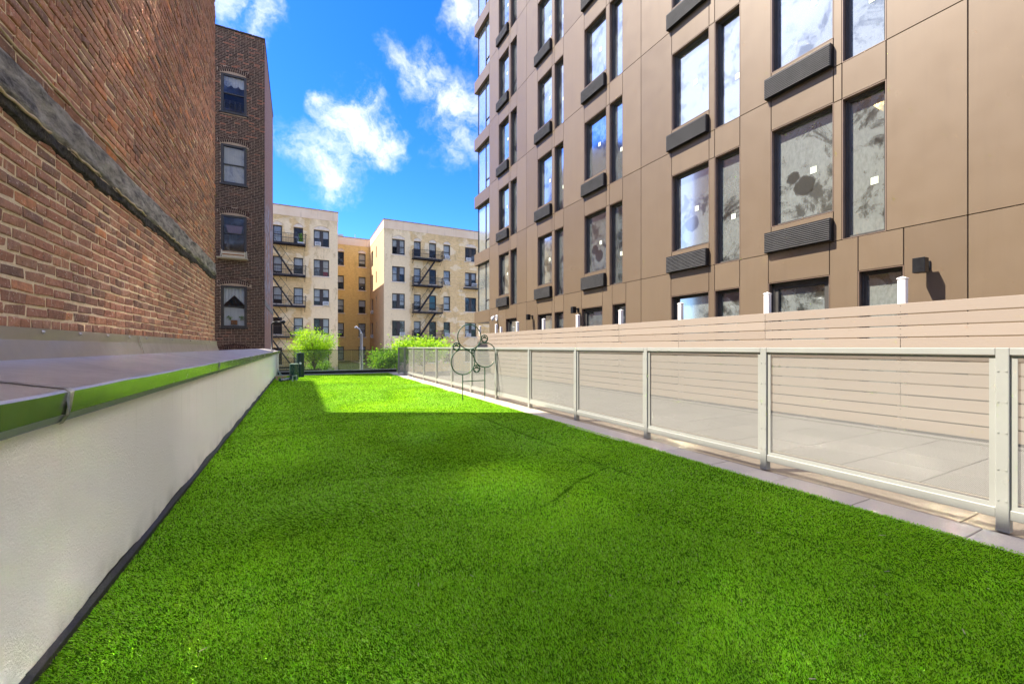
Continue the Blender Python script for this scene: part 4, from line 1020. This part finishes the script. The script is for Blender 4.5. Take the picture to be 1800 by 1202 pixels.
for ri, zt in enumerate(rows):
    far_window(1.416, zt, 1.45, 1.70, YF, hL, ac_={0: 'L', 2: 'R'}.get(ri), bl='r')
    far_window(-.395, zt, .845, 1.65, YF, hL); far_window(-2.20, zt, .79, 1.68, YF, hL, bl='blind_white' if ri < 3 else None)
    far_window(-4.0, zt, .8, 1.68, YF, hL)
    far_window(9.26, zt, 1.41, 1.70, YF, hR, ac_={3: 'R'}.get(ri), bl='blind_white' if ri < 3 else None)
    far_window(11.68, zt, .80, 1.73, YF, hR, bl='blind_white'); far_window(13.448, zt, .84, 1.73, YF, hR, bl={2: 'curtain_teal', 0: 'blind_cream'}.get(ri))
    far_window(15.17, zt, .82, 1.71, YF, hR, ac_=True if ri in (0, 1, 3) else None)
    far_window(17.86, zt, 1.45, 1.70, YF, hR, ac_={0: 'L', 1: 'R', 3: 'L'}.get(ri)); far_window(21.6, zt, .82, 1.7, YF, hR); far_window(24.5, zt, 1.4, 1.7, YF, hR)
    far_window(4.40, zt+.13, .81, 1.74, YM, hM); far_window(6.98, zt+.13, .86, 1.74, YM, hM)
    far_window(54.45, zt+.15, 1.42, 1.95, 8.38, hS, rot=1, ac_=ri in (2, 3)); far_window(51.72, zt+.12, .56, 1.36, 8.38, hS, rot=1)
m = M(); holes_wall(m, lambda a, b, d: (a, YF+d, b), -16, 3.70, GZ, BT-.02, hL, .16); obj('left_wing_wall', m, 'beige_brick', ab)
m = M(); holes_wall(m, lambda a, b, d: (a, YF+d, b), 8.38, 40, GZ, BT-.02, hR, .16); obj('right_wing_wall', m, 'beige_brick', ab)
m = M(); holes_wall(m, lambda a, b, d: (a, YM+d, b), 3.70, 8.38, GZ, BT-.0, hM, .16); obj('court_wall', m, 'ochre_brick', ab)
m = M(); holes_wall(m, lambda a, b, d: (8.38+d, a, b), YF, YM, GZ, BT-.02, hS, .16); m.quad((3.70, YF, GZ), (3.70, YM, GZ), (3.70, YM, BT-.02), (3.70, YF, BT-.02)); obj('court_side_wall', m, 'buff_brick_side', ab)
m = M(); m.box(-16, 3.685, YF+.4, 70, BT-.5, BT-.45); m.box(8.4, 40, YF+.4, 70, BT-.5, BT-.45); m.box(3.70, 8.38, YM+.4, 70, BT-.5, BT-.45); obj('roof', m, 'roof_tar', ab)
m = M(); m.box(-16, 3.3, YF+1.2, YF+1.3, GZ, BT-.6); m.box(8.9, 40, YF+1.2, YF+1.3, GZ, BT-.6); m.box(3.7, 8.38, YM+1.2, YM+1.3, GZ, BT-.6); m.box(9.6, 9.7, YF+1.4, YM, GZ, BT-.6); obj('room_backing', m, 'gap_dark', ab)
# painted parapet bands and thin coping
for (bx, nm) in (((-16, 3.725, YF-.025, YF+.3), 0), ((8.355, 40, YF-.025, YF+.3), 0), ((3.73, 8.35, YM-.025, YM+.3), 0), ((8.355, 8.6, YF+.31, YM-.03), 0), ((3.45, 3.725, YF+.31, YM-.03), 0)):
    m = M(); m.box(*bx, 13.08, BT); obj('parapet_band', m, 'parapet_coat', ab)
    m = M(); m.box(bx[0]-.04, bx[1]+.04, bx[2]-.05, bx[3]+.02, BT+.002, BT+.07, .01); obj('parapet_cap', m, 'rust', ab)
# shallow lunettes and label mouldings over the top windows, flat lintels below
def lunette(x, w, z, Y):
    q = M(); n = 14; h = .34 if w < 1.2 else .36
    P = [(x-.06+(w+.12)*k/n, z+.04+h*math.sin(math.pi*k/n)**.7) for k in range(n+1)]
    for a, b in zip(P[:-1], P[1:]): q.quad((a[0], Y-.02, z+.03), (b[0], Y-.02, z+.03), (b[0], Y-.02, b[1]), (a[0], Y-.02, a[1]))
    obj('lunette', q, 'stone_trim', ab); q = M(); q.tube([(a, Y-.03, b+.05) for a, b in P], .035, 6); obj('arch_moulding', q, 'dark_plank' if False else 'beige_brick', ab)
for (x, w, Y) in ((1.416, 1.45, YF), (-.395, .845, YF), (-2.2, .79, YF), (-4, .8, YF), (9.26, 1.41, YF), (11.68, .8, YF), (13.448, .84, YF), (15.17, .82, YF), (17.86, 1.45, YF)): lunette(x, w, rows[0], Y)
for (x, w) in ((4.40, .81), (6.98, .86)): lunette(x, w, rows[0]+.13, YM)
m = M()
for k in range(44):   # dark recessed joints of the quoined bay
    z = 12.45-.46*k
    if z > GZ: m.box(16.85, 17.7, YF-.012, YF+.002, z, z+.05); m.box(19.5, 23, YF-.012, YF+.002, z, z+.05)
obj('quoin_joint', m, 'ochre_brick', ab, kind='stuff')
for zb in (10.0, 6.98, 3.95): 
    pass
m = M(); m.box(4.6, 5.4, 60, 62, BT, BT+1.1); m.box(5.5, 7.5, 60, 62, BT, BT+.45); m.tube([(6.9, 60, BT), (6.9, 60, BT+1.3)], .04, 6); obj('roof_vent', m, 'pole_grey', ab)
m = M(); m.box(3.70, 9.6, 42.9, 43.1, GZ, -2.6); m.box(-16, 3.70, YF-.25, YF-.03, GZ, -2.05); obj('base_course', m, 'stone_trim', ab)
m = M(); m.box(3.72, 8.36, YF, YM-.02, GZ, -1.75); m.quad((3.7, YF-.01, -1.76), (9.6, YF-.01, -1.76), (9.6, 43.1, -2.65), (3.7, 43.1, -2.65)); obj('courtyard_lawn', m, 'court_grass', kind='structure', origin=(6, 52, GZ))
m = M(); m.box(5.8, 6.5, YF-.28, YM-.04, -1.75, -1.72); obj('courtyard_path', m, 'court_path', kind='structure', origin=(6, 52, GZ))
# window air conditioners
pos_words = {0: 'top-floor', 1: 'second-row', 2: 'third-row', 3: 'fourth-row'}
q = M(); q.box(0, .55, -.30, .10, 0, .38, .012); acb = q.mesh('housing'); acb.materials.append(MATS['ac_white'])
q = M()
for k in range(7): q.box(.05, .50, -.305, -.299, .05+.042*k, .072+.042*k)
acg = q.mesh('grille'); acg.materials.append(MATS['ac_dark'])
seen = set()
for (x, y, z, sd_, wx, zt) in acs:
    ri = min(range(5), key=lambda i: abs(rows[i]-zt)); fl = ('top-floor', 'second-row', 'third-row', 'fourth-row', 'lowest-row')[ri]
    where = 'court side window' if sd_ == 'S' else {1.416: 'double window of the left wing', 9.26: 'double window at the right wing corner', 15.17: 'single window right of the fire escape', 17.86: 'double window beside the quoined strip'}.get(round(wx, 3), 'window')
    t = thing('window_air_conditioner', (x, y, z), f'small white air conditioner in the {fl} {where}', 'air conditioner', 'window air conditioners on the beige building')
    link('housing', acb, None, t, (x, y, z)); g_ = link('grille', acg, None, t, (x, y, z))
# small extra items in windows
t = thing('window_fan', (7.1, YM, 7.4), 'dark round window fan in the second-row ochre court window', 'fan')
m = M(); m.tube([(7.41, YM+.0, 7.72), (7.41, YM+.12, 7.72)], .30, 24); obj('drum', m, 'black_metal', t)
m = M(); m.tube([(7.41, YM-.01, 7.72), (7.41, YM+.0, 7.72)], .06, 12); obj('hub', m, 'ac_white', t)
t = thing('red_curtain', (2.3, YF+.22, 7.35), 'red cloth hanging in the second-row double window of the left wing', 'curtain')
m = M(); n = 12
for k in range(n): m.quad((2.3+.43*k/n, YF+.245+.01*math.sin(k*1.3), 7.36), (2.3+.43*(k+1)/n, YF+.245+.01*math.sin(k*1.3+1.3), 7.36), (2.3+.43*(k+1)/n, YF+.245, 7.80), (2.3+.43*k/n, YF+.245, 7.78))
obj('cloth', m, 'curtain_red', t)
# fire escapes
def fire_escape(x0, x1, zs, label, stair_right, low):
    t = thing('fire_escape', ((x0+x1)/2, YF, GZ), label, 'fire escape', 'iron fire escapes on the beige building')
    Y0 = YF-1.0; Y1 = YF-.02
    for i, z in enumerate(zs):
        m = M(); m.box(x0, x1, Y0, Y0+.06, z-.14, z+.02); m.box(x0, x1, Y1-.06, Y1, z-.12, z)
        for k in range(16): m.box(x0+.02, x1-.02, Y0+.08+.055*k, Y0+.105+.055*k, z-.03, z-.01)
        for x in (x0+.05, (x0+x1)/2, x1-.1): m.box(x, x+.05, Y0+.02, Y1, z-.12, z-.035); m.tube([(x+.02, Y0+.1, z-.1), (x+.02, Y1, z-.55)], .02, 5)
        obj('platform', m, 'fire_escape_iron', t)
        m = M()
        for zz in (.45, .88): m.box(x0, x1, Y0, Y0+.035, z+zz, z+zz+.035); m.box(x0, x0+.035, Y0, Y1, z+zz, z+zz+.035); m.box(x1-.035, x1, Y0, Y1, z+zz, z+zz+.035)
        n = int((x1-x0)/.135)
        for k in range(n+1): xx = x0+(x1-x0-.02)*k/n; m.box(xx, xx+.018, Y0+.008, Y0+.026, z, z+.88)
        for k in range(7):
            yy = Y0+.95*k/7; m.box(x0+.008, x0+.026, yy, yy+.018, z, z+.88); m.box(x1-.026, x1-.008, yy, yy+.018, z, z+.88)
        for xx in (x0, x1-.05): m.box(xx, xx+.05, Y0-.005, Y0+.045, z-.02, z+1.0)
        for xx in (x0+.02, x1-.04):
            m.tube([(xx, Y0+.02, z+.98), (xx+.12, Y0+.02, z+.86), (xx+.02, Y0+.02, z+.72), (xx+.12, Y0+.02, z+.58)], .022, 5)
        obj('railing', m, 'fire_escape_iron', t)
    allz = list(zs)+[low]
    for a, b in zip(allz[:-1], allz[1:]):
        xa, xb = (x0+.35, x0+2.25) if stair_right else (x1-.75, x0+.65)
        m = M()
        for yo in (Y0+.18, Y0+.72): 
            m.tube([(xa, yo, a-.05), (xb, yo, b+.02)], .06, 4)
        for k in range(11): f_ = (k+.5)/11; xx = xa+(xb-xa)*f_; zz = a-.05+(b-a+.07)*f_; m.box(xx-.09, xx+.09, Y0+.18, Y0+.72, zz-.012, zz+.012)
        dx = .35 if stair_right else -.35
        m.tube([(xa+dx, Y0+.16, a+.35), (xb+dx, Y0+.16, b+.75)], .018, 5)
        for k in range(5): f_ = (k+.5)/5; m.tube([(xa+(xb-xa)*f_, Y0+.16, a+(b-a)*f_), (xa+dx+(xb-xa)*f_, Y0+.16, a+.35+(b-a+.4)*f_)], .012, 4)
        obj('stair', m, 'fire_escape_iron', t)
fire_escape(-2.75, .68, [10.22, 7.12, 4.09, 1.03, -1.95], 'black iron fire escape zigzagging down the left wing beside the tenement', True, GZ)
fire_escape(11.42, 14.8, [10.02, 6.98, 3.96, .98], 'black iron fire escape zigzagging down the right wing above the railing', False, -2.1)
t = thing('window_guard_balcony', (18.5, YF, 6.9), 'low black iron guard under the second-row double window behind the clad building', 'window guard')
m = M(); m.box(17.6, 19.6, YF-.5, YF-.02, 6.98, 7.08); m.box(17.6, 19.6, YF-.5, YF-.47, 7.5, 7.54)
for k in range(16): m.box(17.6+.13*k, 17.62+.13*k, YF-.49, YF-.475, 7.08, 7.5)
obj('guard', m, 'fire_escape_iron', t)
# plant and boxes on the top fire escape
t = thing('balcony_plant', (.15, YF-.7, 10.25), 'small green plant in a white pot on the top fire escape landing', 'plant')
m = M()
for k in range(160):
    a = random.uniform(0, 6.28); rr = random.uniform(0, .22); zz = random.uniform(.15, .95); x_ = .2+rr*math.cos(a); y_ = YF-.7+rr*math.sin(a)
    m.quad((x_, y_, 10.25+zz), (x_+.07, y_, 10.25+zz+.02), (x_+.08, y_+.03, 10.25+zz+.08), (x_+.01, y_+.02, 10.25+zz+.06), random.random())
obj('foliage', m, 'leaf_mid', t, rnd=True)
m = M(); m.box(-.05, .5, YF-.85, YF-.55, 10.25, 10.42, .02); obj('pot', m, 'white_plastic', t)

# ================================================================ STREET: POLE, TREES, STEPS
t = thing('street_light', (3.6, 28, GZ), 'pale grey street light pole with a small angled head behind the glass', 'street light')
m = M(); m.tube([(3.6, 28, GZ), (3.6, 28, -1.5), (3.6, 28, .88)], [.12, .105, .085], 12); obj('pole', m, 'pole_grey', t, smooth=True)
m = M(); m.tube([(3.6, 28, .82), (3.55, 28, 1.0), (3.45, 28, 1.16), (3.34, 28, 1.24)], .05, 8); obj('arm', m, 'pole_grey', t, smooth=True)
m = M(); m.tube([(3.38, 28, 1.23), (3.29, 28, 1.27), (3.18, 28, 1.24)], [.04, .085, .04], 10); obj('lamp_head', m, 'pole_grey', t, smooth=True)
def tree(name, base, crown, label, leafmat, nl, ls, seed, spread=(1., 1., 1.), trunk=.07, feather=False, nb=26):
    r = np.random.default_rng(seed); random.seed(seed)
    t = thing(name, base, label, 'tree', 'street trees beyond the terrace')
    m = M(); c = Vector(crown); b = Vector(base); fork = b.lerp(c, .62)
    m.tube([tuple(b), tuple(b.lerp(fork, .5)+Vector((.05, 0, 0))), tuple(fork)], [trunk, trunk*.8, trunk*.65], 8)
    tips = []
    for k in range(nb):
        v = r.normal(size=3); v /= np.linalg.norm(v); v[2] = abs(v[2])*.9-.25 if not feather else v[2]*.75+.05
        rad = r.uniform(.55, 1.); e = c+Vector((v[0]*spread[0]*rad, v[1]*spread[1]*rad, v[2]*spread[2]*rad)); mid = fork.lerp(e, .5)+Vector((0, 0, .12))
        m.tube([tuple(fork.lerp(c, r.uniform(0, .5))), tuple(mid), tuple(e)], [trunk*.35, trunk*.22, trunk*.07], 5); tips += [(e, rad), (mid.lerp(e, .5), rad*.8), (mid, .5*rad)]
    obj('trunk', m, 'bark', t)
    n = nl; L = np.empty((n, 4, 3)); rn = np.empty(n); T = np.array([tuple(p) for p, _ in tips]); idx = r.integers(0, len(T), n)
    off = r.normal(size=(n, 3))*np.array([.21, .21, .13])*max(spread)*(.8 if feather else .9)
    p = T[idx]+off
    if feather: d = np.stack([r.normal(size=n), r.normal(size=n), r.normal(size=n)*.45-.15], 1)
    else: d = np.stack([r.normal(size=n), r.normal(size=n), r.normal(size=n)*.35-.25], 1)
    d /= np.linalg.norm(d, axis=1)[:, None]; s_ = np.cross(d, r.normal(size=(n, 3))); s_ /= np.linalg.norm(s_, axis=1)[:, None]
    l = ls*r.uniform(.6, 1.3, n)[:, None]; w = l*(.26 if feather else .42)
    L[:, 0] = p; L[:, 1] = p+d*l*.5+s_*w; L[:, 2] = p+d*l; L[:, 3] = p+d*l*.5-s_*w
    me = bpy.data.meshes.new('crown'); o3 = np.array(base); me.from_pydata((L.reshape(-1, 3)-o3).tolist(), [], np.arange(4*n).reshape(-1, 4).tolist())
    clump = r.random(len(T)); rn = np.clip(.55*clump[idx]+.45*r.random(n)+.0, 0, 1); at = me.attributes.new('rnd', 'FLOAT', 'POINT'); at.data.foreach_set('value', np.repeat(rn, 4).astype(np.float32))
    link('crown', me, leafmat, t, base)
tree('honey_locust_tree', (1.0, 30.5, GZ), (.95, 30.5, .35), 'bright lime-green feathery tree behind the left half of the glass', 'leaf_bright', 10500, .105, 3, (1.5, 1.3, 1.15), .09, True, 34)
tree('honey_locust_tree', (1.3, 32.5, GZ), (1.2, 32.5, -1.5), 'lower darker tree seen through the glass beneath the lime-green crown', 'leaf_mid', 5000, .10, 4, (1.1, 1., .9), .07, True, 18)
tree('maple_tree', (9.3, 34, GZ), (9.2, 34, .05), 'bright green tree whose top shows above the railing corner', 'leaf_bright', 8000, .15, 5, (2.5, 1.2, .95), .09, False, 30)
tree('maple_tree', (5.4, 33, GZ), (5.9, 33, -.9), 'green young tree seen through the right end of the glass', 'leaf_mid', 4500, .14, 6, (1.5, 1., 1.1), .06, False, 20)
t = thing('timber_screen', (-.3, 26, GZ), 'dark brown horizontal timber screen low behind the left end of the glass', 'screen')
for k in range(5):
    m = M(); m.box(-1.25, 1.2, 26, 26.05, -1.95+.15*k, -1.95+.15*k+.11, .004); obj('board', m, 'dark_plank', t)
m = M(); m.box(-1.2, -1.1, 26.06, 26.14, GZ, -1.2); m.box(1.0, 1.1, 26.06, 26.14, GZ, -1.2); obj('post', m, 'dark_plank', t)
bpy.context.view_layer.update()
